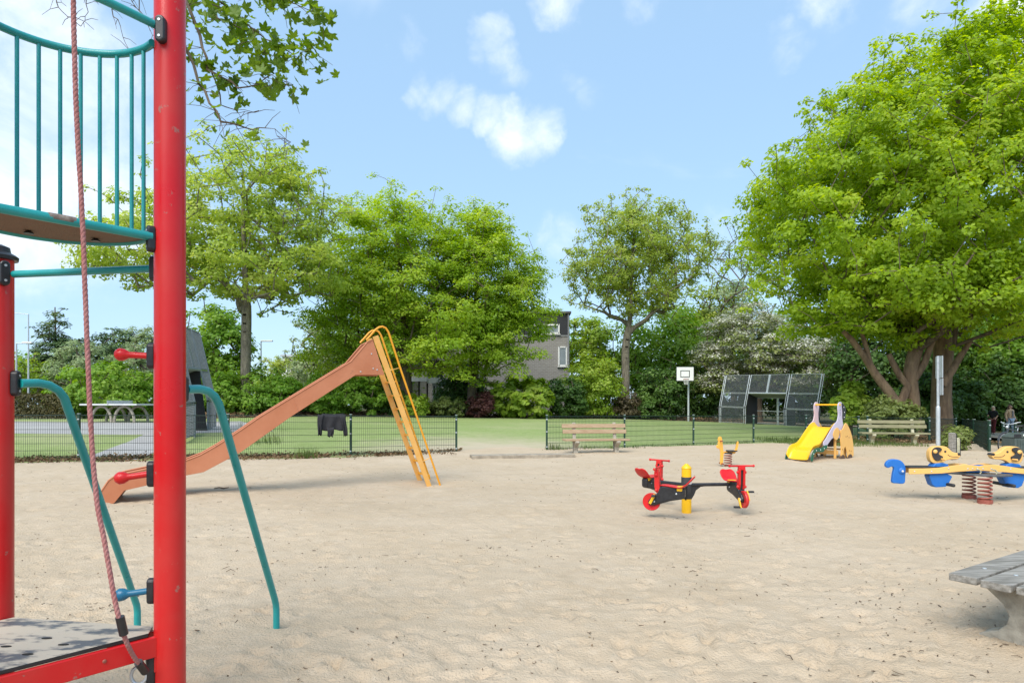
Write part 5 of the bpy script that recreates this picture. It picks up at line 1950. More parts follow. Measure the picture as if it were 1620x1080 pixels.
def sawn_limbs():
    Yb = Y - 1.3
    root = bpy.data.objects['maple_tree.001']
    off = -root.location
    for pts, rr in (([(1425, 648), (1405, 618), (1385, 592), (1365, 560), (1345, 535), (1334, 524)], [.30, .27, .23, .19, .16, .13]),
                    ([(1378, 580), (1372, 555), (1366, 535), (1362, 522)], [.15, .14, .12, .10]),
                    ([(1424, 640), (1436, 610), (1424, 595), (1413, 575), (1406, 560)], [.26, .22, .19, .17, .14]),
                    ([(1490, 610), (1507, 585), (1520, 562), (1535, 540)], [.22, .20, .18, .14]),
                    ([(1446, 600), (1462, 575), (1475, 540)], [.22, .20, .16])):
        MB().tube([Vector(T(u, v, Yb)) for u, v in pts], [q * .78 for q in rr], 10).build('sawn_limb', M_BARKW, root, 60, off=off)


sawn_limbs()

# --- maple left of the slide
Y = 38.0
tree('maple_tree', 'spreading yellow-green maple with a bare forked trunk behind the hedge', gb(388, Y), [gb(388, Y, -.3), T(389, 560, Y), T(390, 500, Y), T(388, 440, Y), T(385, 360, Y), T(385, 270, Y)],
     [crown_px(390, 400, Y, 150, 85, 6), crown_px(380, 300, Y, 130, 75, 5), crown_px(250, 390, Y - 1, 130, 60, 5), crown_px(190, 425, Y - 1.5, 100, 28, 3), crown_px(470, 330, Y + 1, 75, 75, 4), crown_px(410, 255, Y, 90, 45, 3.5), crown_px(480, 430, Y, 70, 50, 4), crown_px(225, 335, Y, 85, 40, 3.5)],
     460, 86, .215, .76, .50, ML_MAPLE, M_BARKG, 103, .29, inner=.25, power=.6, r_tip=.012, sprig=.4)

# --- pair of layered beeches
Y = 47.0
tree('beech_tree', 'dense layered green beech behind the slide ladder', gb(640, Y), [gb(640, Y, -.3), T(642, 600, Y), T(640, 520, Y), T(632, 420, Y), T(625, 330, Y)],
     [crown_px(620, 440, Y, 125, 105, 6), crown_px(625, 355, Y, 85, 62, 4.5), crown_px(560, 480, Y - 1, 85, 75, 4.5), crown_px(690, 470, Y - 1.5, 85, 90, 4.5), crown_px(525, 545, Y, 50, 45, 3), crown_px(610, 560, Y - 2, 95, 42, 4), crown_px(700, 560, Y - 3, 55, 45, 3)],
     700, 120, .21, .98, .40, ML_BEECH, M_BARK, 104, .42, power=.68, r_tip=.009, inner=.35, up=1.1, droop=.35, zpen=1.2)
Y = 49.0
tree('beech_tree', 'layered green beech partly covering the grey brick house', gb(745, Y), [gb(745, Y, -.3), T(748, 600, Y), T(752, 520, Y), T(755, 420, Y), T(755, 350, Y)],
     [crown_px(765, 430, Y, 88, 92, 5), crown_px(745, 370, Y, 62, 52, 4), crown_px(790, 490, Y - 1, 72, 50, 4), crown_px(830, 450, Y, 40, 52, 3), crown_px(740, 540, Y - 2, 70, 50, 3.5), crown_px(820, 525, Y - 1, 45, 45, 2.5), crown_px(770, 575, Y - 2, 60, 32, 2.5), crown_px(835, 565, Y - 2, 35, 22, 2), crown_px(855, 503, Y - 1, 28, 24, 2)],
     560, 110, .21, .95, .40, ML_BEECH, M_BARK, 105, .38, power=.68, r_tip=.009, inner=.35, up=1.1, droop=.35, zpen=1.2)

# --- young oak
Y = 57.0
tree('oak_tree', 'open yellow-green oak with a vase of limbs between house and blossom', gb(990, Y), [gb(990, Y, -.3), T(990, 590, Y), T(990, 550, Y), T(997, 500, Y), T(1000, 420, Y), T(1005, 350, Y)],
     [crown_px(1010, 400, Y, 105, 85, 5.5), crown_px(1000, 350, Y, 75, 42, 4), crown_px(1075, 400, Y, 60, 50, 4), crown_px(940, 430, Y, 52, 62, 4), crown_px(1015, 465, Y, 70, 40, 4)],
     390, 80, .23, .78, .6, ML_OAK, M_BARKG, 106, .36, inner=.15, zpen=1.5, r_tip=.014, power=.65, sprig=.4)

# --- hawthorn in blossom
Y = 58.0
tree('hawthorn_tree', 'hawthorn covered in white blossom behind the steel goal', gb(1200, Y), [gb(1200, Y, -.3), T(1200, 620, Y), T(1195, 570, Y)],
     [crown_px(1185, 550, Y, 78, 66, 4.5), crown_px(1255, 580, Y - 1, 65, 45, 4), crown_px(1130, 585, Y, 34, 45, 3), crown_px(1300, 570, Y, 40, 40, 3)],
     330, 60, .26, 1.0, .38, ML_OLIVE, M_BARK, 107, .3, inner=.45, blossom=(ML_WHITE, 95, .17))


# --- trees and bushes behind: (name, label, u, Y, half width px, top row, bottom row, leaf material, clumps, leaves, leaf size, flatness)
def bush(name, label, u, Y, hw, vt, vb, ml, ncl, nlf, leaf, seed, flat=.6, rc=None, cat='bush', trunk_r=.10, group=None, mw=None, inner=.45, depth=None, up=.6):
    hz = (vb - vt) / 2
    c = crown_px(u, (vt + vb) / 2, Y, hw, hz, depth)
    if cat == 'bush':
        cs = [c, crown_px(u - hw * .45, vb - hz * .75, Y - .3, hw * .55, hz * .75, depth), crown_px(u + hw * .45, vb - hz * .8, Y - .3, hw * .55, hz * .8, depth)]
    else:
        cs = [c, crown_px(u - hw * .4, vb - hz * .8, Y, hw * .55, hz * .6, depth), crown_px(u + hw * .35, vt + hz * .8, Y, hw * .5, hz * .6, depth)]
    b = gb(u, Y)
    tr = [(b[0], b[1], b[2] - .2), ((b[0] + c[0]) / 2, b[1], b[2] + max(.3, (c[2] - b[2]) * .5)), (c[0], c[1], c[2])]
    rcv = rc or max(.35, min(hw, hz) / FPX * Y * .30)
    return tree(name, label, b, tr, cs, ncl, nlf, leaf, rcv, flat, ml, mw or M_BARK, seed, trunk_r, group, inner, up, cat)


UG = 'shrubs along the far edge of the pitch'
WG = 'trees of the wood behind'
S = 200
ROW = [
    # far-edge shrubs from west to east
    ('leafy_bush', 'broad bright green bush behind the table tennis table', 175, 35.5, 90, 572, 660, ML_MID, 150, 90, .20),
    ('leafy_bush', 'green bush close beside the edge-on goal', 330, 37, 55, 582, 664, ML_MID, 90, 90, .20),
    ('leafy_bush', 'bright green bush at the foot of the forked maple', 415, 38.5, 62, 578, 664, ML_MID, 110, 90, .20),
    ('leafy_bush', 'fresh green bush below the slide chute', 490, 41, 50, 590, 662, ML_MID, 80, 90, .22),
    ('leafy_bush', 'green low bush seen under the slide platform', 560, 43, 48, 598, 661, ML_MID, 80, 85, .22),
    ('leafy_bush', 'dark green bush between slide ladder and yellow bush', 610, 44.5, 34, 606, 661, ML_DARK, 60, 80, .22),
    ('leafy_bush', 'small yellow-lime bush behind the slide ladder', 655, 44.0, 21, 620, 661, ML_LIME, 40, 80, .20),
    ('leafy_bush', 'dull low bush below the carport', 705, 46.5, 34, 628, 661, ML_OLIVE, 50, 70, .20),
    ('leafy_bush', 'purple-leaved bush in the row of shrubs', 758, 47.0, 20, 618, 658, ML_PURPLE, 40, 80, .20),
    ('leafy_bush', 'large-leaved fresh green bush below the brick house', 825, 49.0, 52, 592, 662, ML_LIME, 85, 50, .42),
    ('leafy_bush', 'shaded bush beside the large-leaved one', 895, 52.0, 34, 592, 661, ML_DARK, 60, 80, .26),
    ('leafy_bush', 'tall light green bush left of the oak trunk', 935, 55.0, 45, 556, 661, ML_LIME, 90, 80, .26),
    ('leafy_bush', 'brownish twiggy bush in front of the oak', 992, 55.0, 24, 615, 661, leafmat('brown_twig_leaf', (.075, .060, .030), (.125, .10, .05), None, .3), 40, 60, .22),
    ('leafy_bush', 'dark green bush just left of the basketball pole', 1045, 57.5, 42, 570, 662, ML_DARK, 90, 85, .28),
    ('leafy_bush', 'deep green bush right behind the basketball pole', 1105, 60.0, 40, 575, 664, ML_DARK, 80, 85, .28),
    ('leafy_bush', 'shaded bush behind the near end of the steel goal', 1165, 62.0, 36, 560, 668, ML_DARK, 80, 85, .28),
    ('leafy_bush', 'dark bush added for the shade on the house wall between the beech trunks', 728, 52.0, 40, 572, 660, ML_DARK, 90, 90, .24),  # added bush: its dark leaves stand in for the wall's shade behind the trees
    ('leafy_bush', 'grey-green low bush at the oak foot', 1015, 56.0, 26, 628, 662, ML_DARK, 36, 70, .22),
    ('leafy_bush', 'bright sapling bush behind the toddler slide', 1345, 30.5, 26, 600, 672, ML_LIME, 46, 60, .24),
    ('leafy_bush', 'olive bush overhanging the mossy bench', 1410, 27.0, 38, 628, 690, ML_OLIVE, 60, 90, .16),
    ('leafy_bush', 'low yellow-green plants at the foot of the sign pole', 1512, 20.5, 13, 676, 708, ML_OLIVE, 26, 60, .12),
    ('leafy_bush', 'dark evergreen bush left of the walkers', 1525, 39.0, 36, 590, 690, ML_DARK, 90, 90, .22),
    ('leafy_bush', 'deep green bush behind the walkers', 1590, 44.0, 60, 560, 686, ML_DARK, 130, 90, .26),
    ('leafy_bush', 'shadowy bush between the two trunks of the great tree', 1468, 36.0, 40, 590, 690, ML_DARK, 80, 90, .22),
]
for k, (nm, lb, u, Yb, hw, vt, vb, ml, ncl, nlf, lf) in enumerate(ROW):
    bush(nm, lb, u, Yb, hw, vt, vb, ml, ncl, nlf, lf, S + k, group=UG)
WOOD = [
    ('broad_tree', 'mid green tree filling the gap behind the forked maple', 335, 56, 60, 478, 650, ML_MID, 150, 70, .34, 3),
    ('birch_tree', 'pale fine-leaved tree between maple and beech', 500, 58, 42, 490, 655, ML_PALE, 110, 60, .26, 3),
    ('broad_tree', 'shaded tree behind the beeches', 590, 62, 90, 440, 650, ML_MID, 170, 70, .36, 4),
    ('broad_tree', 'light green tree beyond the corner of the brick house', 925, 70, 45, 490, 650, ML_LIME, 120, 70, .36, 4),
    ('broad_tree', 'green tree just behind the oak trunk', 1050, 68, 85, 480, 655, ML_MID, 170, 75, .38, 4),
    ('birch_tree', 'pale thin-leaved tree beside the crown of the great tree', 1160, 72, 45, 345, 560, ML_PALE, 100, 40, .30, 4),
    ('broad_tree', 'olive green tree behind the oak crown', 1125, 74, 60, 430, 640, ML_OAK, 150, 60, .36, 4),
    ('broad_tree', 'dark tree behind the white blossom', 1270, 66, 110, 500, 665, ML_DARK, 200, 75, .36, 4),
    ('broad_tree', 'dark tree in the shade behind the sawn-off limbs', 1390, 52, 80, 470, 675, ML_DARK, 190, 80, .32, 4),
    ('broad_tree', 'dark tree behind the great trunk', 1500, 50, 80, 440, 680, ML_DARK, 190, 80, .32, 4),
    ('broad_tree', 'green tree hanging over the earth path', 1610, 46, 85, 460, 640, ML_MID, 190, 80, .30, 4),
]
for k, (nm, lb, u, Yb, hw, vt, vb, ml, ncl, nlf, lf, dp) in enumerate(WOOD):
    bush(nm, lb, u, Yb, hw, vt, vb, ml, ncl, nlf, lf, S + 60 + k, cat='tree', trunk_r=.28, group=WG, depth=dp, flat=.55)
FARL = [
    ('cedar_tree', 'flat-topped dark cedar beside the tall conifer', 175, 84, 52, 506, 600, ML_CONIF, 90, 60, .36, 3),
    ('broad_tree', 'pale green feathery tree beside the red post', 222, 76, 34, 500, 640, ML_PALE, 100, 60, .30, 3),
    ('willow_tree', 'grey-green willow below the conifer', 130, 68, 42, 535, 640, ML_PALE, 100, 60, .30, 3),
    ('broad_tree', 'yellow-green tree at the road corner', 45, 66, 34, 560, 640, ML_LIME, 70, 60, .30, 3),
    ('broad_tree', 'distant olive tree seen through the gap by the street lamp', 440, 84, 32, 556, 640, ML_OAK, 60, 60, .30, 3),
]
for k, (nm, lb, u, Yb, hw, vt, vb, ml, ncl, nlf, lf, dp) in enumerate(FARL):
    bush(nm, lb, u, Yb, hw, vt, vb, ml, ncl, nlf, lf, S + 80 + k, cat='tree', trunk_r=.25, group='distant trees beyond the path', depth=dp, flat=.3 if 'cedar' in nm else .5, up=1.0)


Y = 78.0
tree('conifer_tree', 'tall dark conifer on the skyline beyond the rope', gb(88, Y), [gb(88, Y, -.3), T(88, 560, Y), T(87, 486, Y)],
     [crown_px(88, 500, Y, 13, 18), crown_px(86, 525, Y, 26, 20), crown_px(90, 553, Y, 36, 24), crown_px(84, 585, Y, 40, 24), crown_px(90, 615, Y, 42, 24)], 150, 60, .34, 1.0, .30, ML_CONIF, M_BARK, 301, .25, group='distant trees beyond the path', up=1.1, sprig=.3)


def far_wood():
    """the closed mass of trees far behind, one object nobody could count"""
    rg = np.random.default_rng(77)
    n = 620
    x = rg.uniform(-95, 100, n)
    y = 96 + rg.uniform(-4, 10, n) + .02 * np.abs(x)
    u = 810 + x / y * FPX
    hmax = np.interp(u, [-200, 60, 250, 330, 410, 470, 520, 880, 960, 1150, 1300, 1700, 2000], [8, 9, 11, 12, 6.5, 7.5, 12, 12, 13, 17, 20, 22, 20])
    z = rg.random(n) ** .7 * hmax
    p, nr, s = clump_leaves(rg, np.stack([x, y, z], 1), 2.0, 75, .7, .55, .6, .2)
    o = leaves_mesh('far_woodland', p, nr, s, ML_MID, None, None, rg)
    tag(o, 'distant closed woodland behind house and trees', 'woodland', kind='stuff')


far_wood()


def clipped_hedge():
    rg = np.random.default_rng(5)
    Yh = 33.0
    a, b = Vector((X(-90, Yh), Yh, 0)), Vector((X(100, Yh), Yh + .5, 0))
    p0 = Vector((a.x, a.y, gzf(a.x, a.y)))
    root = thing('hedge', 'clipped brownish green hedge beyond the asphalt path', 'hedge', p0)
    n = 9000
    t = rg.random(n)
    L = (b - a).length
    face = rg.integers(0, 3, n)
    yy = np.where(face == 0, -.5 + rg.normal(size=n) * .05, rg.uniform(-.5, .5, n))
    zz = np.where(face == 1, 1.18 + rg.normal(size=n) * .05, rg.uniform(0, 1.2, n))
    pos = np.stack([a.x + (b.x - a.x) * t, a.y + (b.y - a.y) * t + yy, p0.z + zz], 1)
    nr = np.stack([rg.normal(size=n) * .6, np.where(face == 0, -1., 0) + rg.normal(size=n) * .5, np.where(face == 1, 1., .3) + rg.normal(size=n) * .4], 1)
    leaves_mesh('foliage', pos, nr, rg.uniform(.08, .16, n), leafmat('brown_hedge_leaf', (.07, .065, .02), (.12, .10, .03), None, .3), root, tuple(-p0), rg)
    mb = MB()
    for k in range(14):
        q = a.lerp(b, (k + .5) / 14)
        mb.tube([(q.x, q.y, p0.z - .2), (q.x + .03, q.y, p0.z + .6), (q.x - .05, q.y, p0.z + 1.05)], [.03, .025, .012], 5)
    mb.build('stems', M_BARK, root, off=-p0)


clipped_hedge()


# ================================================================== overhanging maple branch (near)
def near_branch():
    rg = np.random.default_rng(42)
    Yb = 7.0
    # the tree stands to the north-west out of view; its boughs hang into the picture from above
    o0 = Vector(T(-120, -620, 7.4))
    root = thing('maple_bough', 'dark twigs and jagged maple leaves hanging into view beside the red post', 'branch', o0)
    off = -o0
    limbs = [
        [(40, -300), (200, -120), (300, -30), (370, 20), (420, 60), (470, 90), (500, 70)],
        [(260, -80), (310, 40), (330, 110), (380, 140), (430, 120), (460, 140)],
        [(200, -120), (270, 30), (318, 130), (350, 190), (390, 205), (425, 200), (460, 225)],
        [(300, -30), (400, -30), (460, 5), (510, 25)],
        [(330, 100), (350, 165), (380, 180), (410, 175)],
        [(200, -120), (215, -20), (235, 40), (243, 70)],
        [(150, -140), (190, -30), (215, 15), (245, 50)],
        [(60, -160), (90, -40), (88, 5), (110, 30), (120, 28)],
        [(110, -120), (128, -30), (140, 20), (128, 42)],
        [(150, -100), (180, 10), (188, 40), (205, 80)],
        [(280, -60), (350, 30), (400, 50), (410, 110), (430, 150)],
    ]
    twig, ends = MB(), []
    for k, L in enumerate(limbs):
        yy = Yb + rg.uniform(-.5, .5)
        pts = [Vector(T(u, v, yy + .05 * i * rg.uniform(-1, 1))) for i, (u, v) in enumerate(L)]
        sm = []
        for a, b in zip(pts[:-1], pts[1:]):
            for i in range(4):
                t = i / 4
                sm.append(a.lerp(b, t) + Vector(rg.normal(size=3) * .012))
        sm.append(pts[-1])
        n = len(sm)
        r0 = .022 if k in (0, 1, 2) else .010
        twig.tube(sm, [max(.0028, r0 * (1 - i / n) ** 1.1) for i in range(n)], 6)
        bare = k in (5, 6, 7, 8, 9)
        for i in range(3, n):
            q = sm[i]
            u_ = 810 + q.x / q.y * FPX
            for _ in range(2 if not bare else 1):
                if rg.random() < .75:
                    dv = Vector((rg.normal(), rg.normal() * .7, rg.normal() * .6 - .35)).normalized()
                    l = rg.uniform(.12, .36) if not bare else rg.uniform(.08, .22)
                    e = q + dv * l
                    m_ = q.lerp(e, .5) + Vector((0, 0, .02))
                    twig.tube([q, m_, e], [.004, .003, .002], 4)
                    if not bare and u_ > 286:
                        ends += [e, m_]
            if not bare and u_ > 286:
                ends.append(q)
    twig.build('twigs', M_BARK, root, off=off)
    bough = MB().tube([o0, Vector(T(-60, -430, 7.2)), Vector(T(40, -300, 7.0))], [.10, .07, .03], 8).build('bough', M_BARK, root, off=off)
    # a few jagged five-lobed leaf blades shared by all leaves
    blades = []
    for k in range(4):
        r_ = random.Random(k)
        pts = []
        lobes = [(-112, .62), (-52, .88), (0, 1.0), (52, .88), (112, .62)]
        for i, (an, ln) in enumerate(lobes):
            for da, f_ in ((-21, .70), (-10, .80), (0, 1.0), (10, .80), (21, .70)):
                pts.append((R(an + da + r_.uniform(-2, 2)), ln * f_ * r_.uniform(.93, 1.07)))
            if i < 4:
                pts.append((R((an + lobes[i + 1][0]) / 2), .50 * r_.uniform(.9, 1.1)))
        pts.append((R(150), .22))
        pts.append((R(-150), .22))
        vs = [(0, -.02, .0)] + [(l * math.sin(a), l * math.cos(a), -.22 * l * l + .06 * abs(math.sin(3 * a))) for a, l in pts]
        vs = [(x_ * .085, y_ * .085 - .06, z_ * .085) for x_, y_, z_ in vs]
        n = len(pts)
        me = bpy.data.meshes.new('leaf')
        me.from_pydata(vs, [], [(0, 1 + i, 1 + (i + 1) % n) for i in range(n)])
        me.materials.append(ML_LEAFNEAR)
        me.polygons.foreach_set('use_smooth', [True] * n)
        blades.append(me)
    rg2 = np.random.default_rng(3)
    cnt = 0
    rest_v, rest_f = [], []
    spots = []
    for e in ends:
        for _ in range(2):
            spots.append(e + Vector(rg2.normal(size=3) * .07))
    rg2.shuffle(spots)
    for s in spots:
        s = Vector(s)
        rot = Matrix.Rotation(rg2.uniform(0, 6.28), 3, 'Z') @ Matrix.Rotation(R(rg2.uniform(105, 200)), 3, 'X') @ Matrix.Rotation(R(rg2.normal() * 35), 3, 'Y')
        sc_ = rg2.uniform(.75, 1.25)
        vv = HOR - (s.z - CAM_H) / s.y * FPX
        if vv > 110 and rg2.random() < min(.88, (vv - 90) / 90):
            continue
        me = blades[int(rg2.integers(0, 4))]
        if cnt < 290:
            o = bpy.data.objects.new('leaf', me)
            COL.objects.link(o)
            o.parent = root
            o.location = s - o0
            o.rotation_euler = rot.to_euler()
            o.scale = (sc_,) * 3
            cnt += 1
        else:
            b0 = len(rest_v)
            rest_v += [tuple(rot @ (v.co * sc_) + s - o0) for v in me.vertices]
            rest_f += [tuple(i + b0 for i in p.vertices) for p in me.polygons]
    if rest_f:
        me = bpy.data.meshes.new('small_leaves')
        me.from_pydata(rest_v, [], rest_f)
        me.materials.append(ML_LEAFNEAR)
        o = bpy.data.objects.new('small_leaves', me)
        COL.objects.link(o)
        o.parent = root
        o['kind'] = 'stuff'


near_branch()


# ================================================================== buildings and lamps behind
def brick_house():
    Yh = 62.0
    x0, x1 = X(600, Yh), X(901, Yh)
    z0 = .3
    base = Vector((x1, Yh, z0))
    root = thing('brick_house', 'grey brick house with black upper storey half hidden by the beeches', 'house', base)
    off = -base
    M_BR = mat('grey_brick', (.25, .235, .215), .85, (.31, .29, .27), 1.2, .7)
    N, L = M_BR.node_tree.nodes, M_BR.node_tree.links
    tcn = N.new('ShaderNodeTexCoord')
    mp = N.new('ShaderNodeMapping')
    mp.inputs['Rotation'].default_value = (R(90), 0, 0)
    L.new(tcn.outputs['Object'], mp.inputs[0])
    bt = N.new('ShaderNodeTexBrick')
    bt.inputs['Scale'].default_value = 1.0
    bt.inputs['Brick Width'].default_value = .42
    bt.inputs['Row Height'].default_value = .16
    bt.inputs['Mortar Size'].default_value = .015
    bt.inputs['Color1'].default_value = (.26, .245, .225, 1)
    bt.inputs['Color2'].default_value = (.22, .205, .19, 1)
    bt.inputs['Mortar'].default_value = (.34, .33, .31, 1)
    L.new(mp.outputs[0], bt.inputs['Vector'])
    L.new(bt.outputs[0], N['Principled BSDF'].inputs['Base Color'])
    zt, zs = P(0, 496, Yh).z, P(0, 530, Yh).z
    M_BK = mat('black_cladding', (.018, .020, .026), .6, (.03, .032, .04), 3, .6)
    MB().box(((x0 + x1) / 2, Yh + 4, (z0 + zs) / 2 - .5), (x1 - x0, 8, zs - z0 + 1)).build('wall', M_BR, root, off=off)
    for k in range(14):
        w = (x1 - x0) / 14
        MB().box((x0 + w * (k + .5), Yh + 4, (zs + zt) / 2), (w - .02, 8.06 + .02 * (k % 2), zt - zs)).build('cladding_panel', M_BK, root, off=off)
    MB().box(((x0 + x1) / 2, Yh + 4, zt + .1), (x1 - x0 + .3, 8.5, .2)).build('roof', mat('roof_edge', (.10, .10, .11), .7), root, off=off)

    def window(u0, u1, v0, v1, d=.06):
        a, b = P(u0, v1, Yh), P(u1, v0, Yh)
        fr = MB()
        t = .14
        for (cx, cz, sx, sz) in (((a.x + b.x) / 2, a.z, b.x - a.x, t), ((a.x + b.x) / 2, b.z, b.x - a.x, t), (a.x, (a.z + b.z) / 2, t, b.z - a.z + t), (b.x, (a.z + b.z) / 2, t, b.z - a.z + t)):
            fr.box((cx, Yh - d, cz), (sx, .12, sz))
        w = fr.build('window', M_WHITE, root, off=off)
        MB().box(((a.x + b.x) / 2, Yh - .035, (a.z + b.z) / 2), (b.x - a.x, .03, b.z - a.z)).build('pane', mat('window_glass', (.16, .19, .20), .12, (.30, .34, .36), .8, .8), w)
        MB().box(((a.x + b.x) / 2, Yh - .10, a.z - .13), (b.x - a.x + .3, .22, .07)).build('sill', M_WHITE, w)
    MB().tube([(x1 - .12, Yh - .10, z0), (x1 - .12, Yh - .10, zt)], .055, 8).build('downpipe', mat('zinc_pipe', (.30, .31, .32), .5), root, off=off)
    MB().box(((x0 + x1) / 2, Yh - .02, zs - .06), (x1 - x0, .10, .10)).build('drip_edge', mat('zinc_pipe', (.30, .31, .32), .5), root, off=off)
    window(846, 884, 514, 527, .12)
    window(884, 896, 549, 578)
    # low wing with carport and timber posts
    a = P(640, 640, Yh - 6)
    for u0, u1, v0, v1, m_, nm, dy in ((648, 676, 588, 603, M_CONCM, 'annex_wall', 0), (675, 700, 597, 606, M_WHITE, 'beam', -.4), (676, 699, 570, 596, mat('dark_timber', (.035, .025, .02), .8), 'annex_cladding', -.1), (650, 676, 597, 603, M_WHITE, 'fascia', -.5), (684, 698, 606, 634, mat('garden_store', (.42, .42, .40), .7, (.5, .5, .47), 4, .8), 'garden_store', -.2), (706, 713, 607, 640, M_CONCM, 'gate_pillar', -1.0)):
        p, q = P(u0, v1, Yh - 6 + dy), P(u1, v0, Yh - 6 + dy)
        MB().box(((p.x + q.x) / 2, Yh - 5.5 + dy, (p.z + q.z) / 2), (q.x - p.x, 1.0, q.z - p.z)).build(nm, m_, root, off=off)
    for u in (651, 663, 676):
        p = P(u, 650, Yh - 6)
        MB().box((p.x, Yh - 6, 1.9), (.14, .14, 3.6)).build('carport_post', mat('dark_timber', (.035, .025, .02), .8), root, off=off)
    st = MB()
    for k in range(3):
        p = P(687 + k * 4.5, 620, Yh - 6.75)
        st.box((p.x, p.y, p.z), (.10, .05, 1.1))
    st.build('store_slats', M_BLACKP, root, off=off)


brick_house()


def white_house(u0, u1, v0, v1, Yh, label):
    a, b = P(u0, v1, Yh), P(u1, v0, Yh)
    root = thing('white_house', label, 'house', (a.x, Yh, 0))
    off = Vector((-a.x, -Yh, 0))
    h = b.z
    MB().box(((a.x + b.x) / 2, Yh + 3, h / 2), (b.x - a.x, 6, h)).build('wall', M_WHITE, root, off=off)
    MB().box(((a.x + b.x) / 2, Yh + 3, h + .15), (b.x - a.x + .5, 6.6, .3)).build('roof', mat('flat_roof_edge', (.45, .47, .50), .6), root, off=off)
    w = (b.x - a.x)
    for k in range(3):
        for r in range(2):
            zc = h - 1.6 - r * 2.9
            if zc < .8:
                continue
            wd = MB().box((a.x + w * (k + .5) / 3, Yh - .03, zc), (w * .24, .1, 1.5)).build('window', mat('dark_window', (.06, .07, .08), .2), root, off=off)
            MB().box((a.x + w * (k + .5) / 3, Yh - .06, zc - .85), (w * .28, .2, .1)).build('sill', M_WHITE, wd)
    MB().box(((a.x + b.x) / 2, Yh - .5, h - 3.0), (w * .9, 1.0, .9)).build('balcony', M_WHITE, root, off=off)


white_house(447, 466, 564, 640, 98, 'small white house glimpsed between maple and beech')
white_house(100, 150, 600, 640, 92, 'low pale building behind the conifer')


def lamp_post(label, u, vt, Yl, arm, hd):
    x = X(u, Yl)
    z = gzf(x, Yl)
    root = thing('street_lamp', label, 'street lamp', (x, Yl, z), group='street lamps')
    h = P(u, vt, Yl).z - z
    MB().tube([(0, 0, -.3), (0, 0, h * .5), (0, 0, h)], [.09, .075, .05], 10).build('pole', M_STEEL, root, 40)
    MB().tube([(0, 0, h), (arm, 0, h + .12 * (abs(arm) > 1))], .035, 8).build('arm', M_STEEL, root, 40)
    MB().box((arm + (hd / 2 if arm >= 0 else -hd / 2), 0, h + .05), (hd, .28, .13)).build('lamp_head', M_WHITE, root, bevel=.03)


lamp_post('tall street lamp with a long arm beside the tall conifer', 45, 497, 62, -1.6, .7)
lamp_post('short street lamp with a flat head by the red post of the tower', 26, 543, 50, .5, .8)
lamp_post('street lamp with a flat white head beside the forked maple', 413, 540, 60, .0, 1.1)


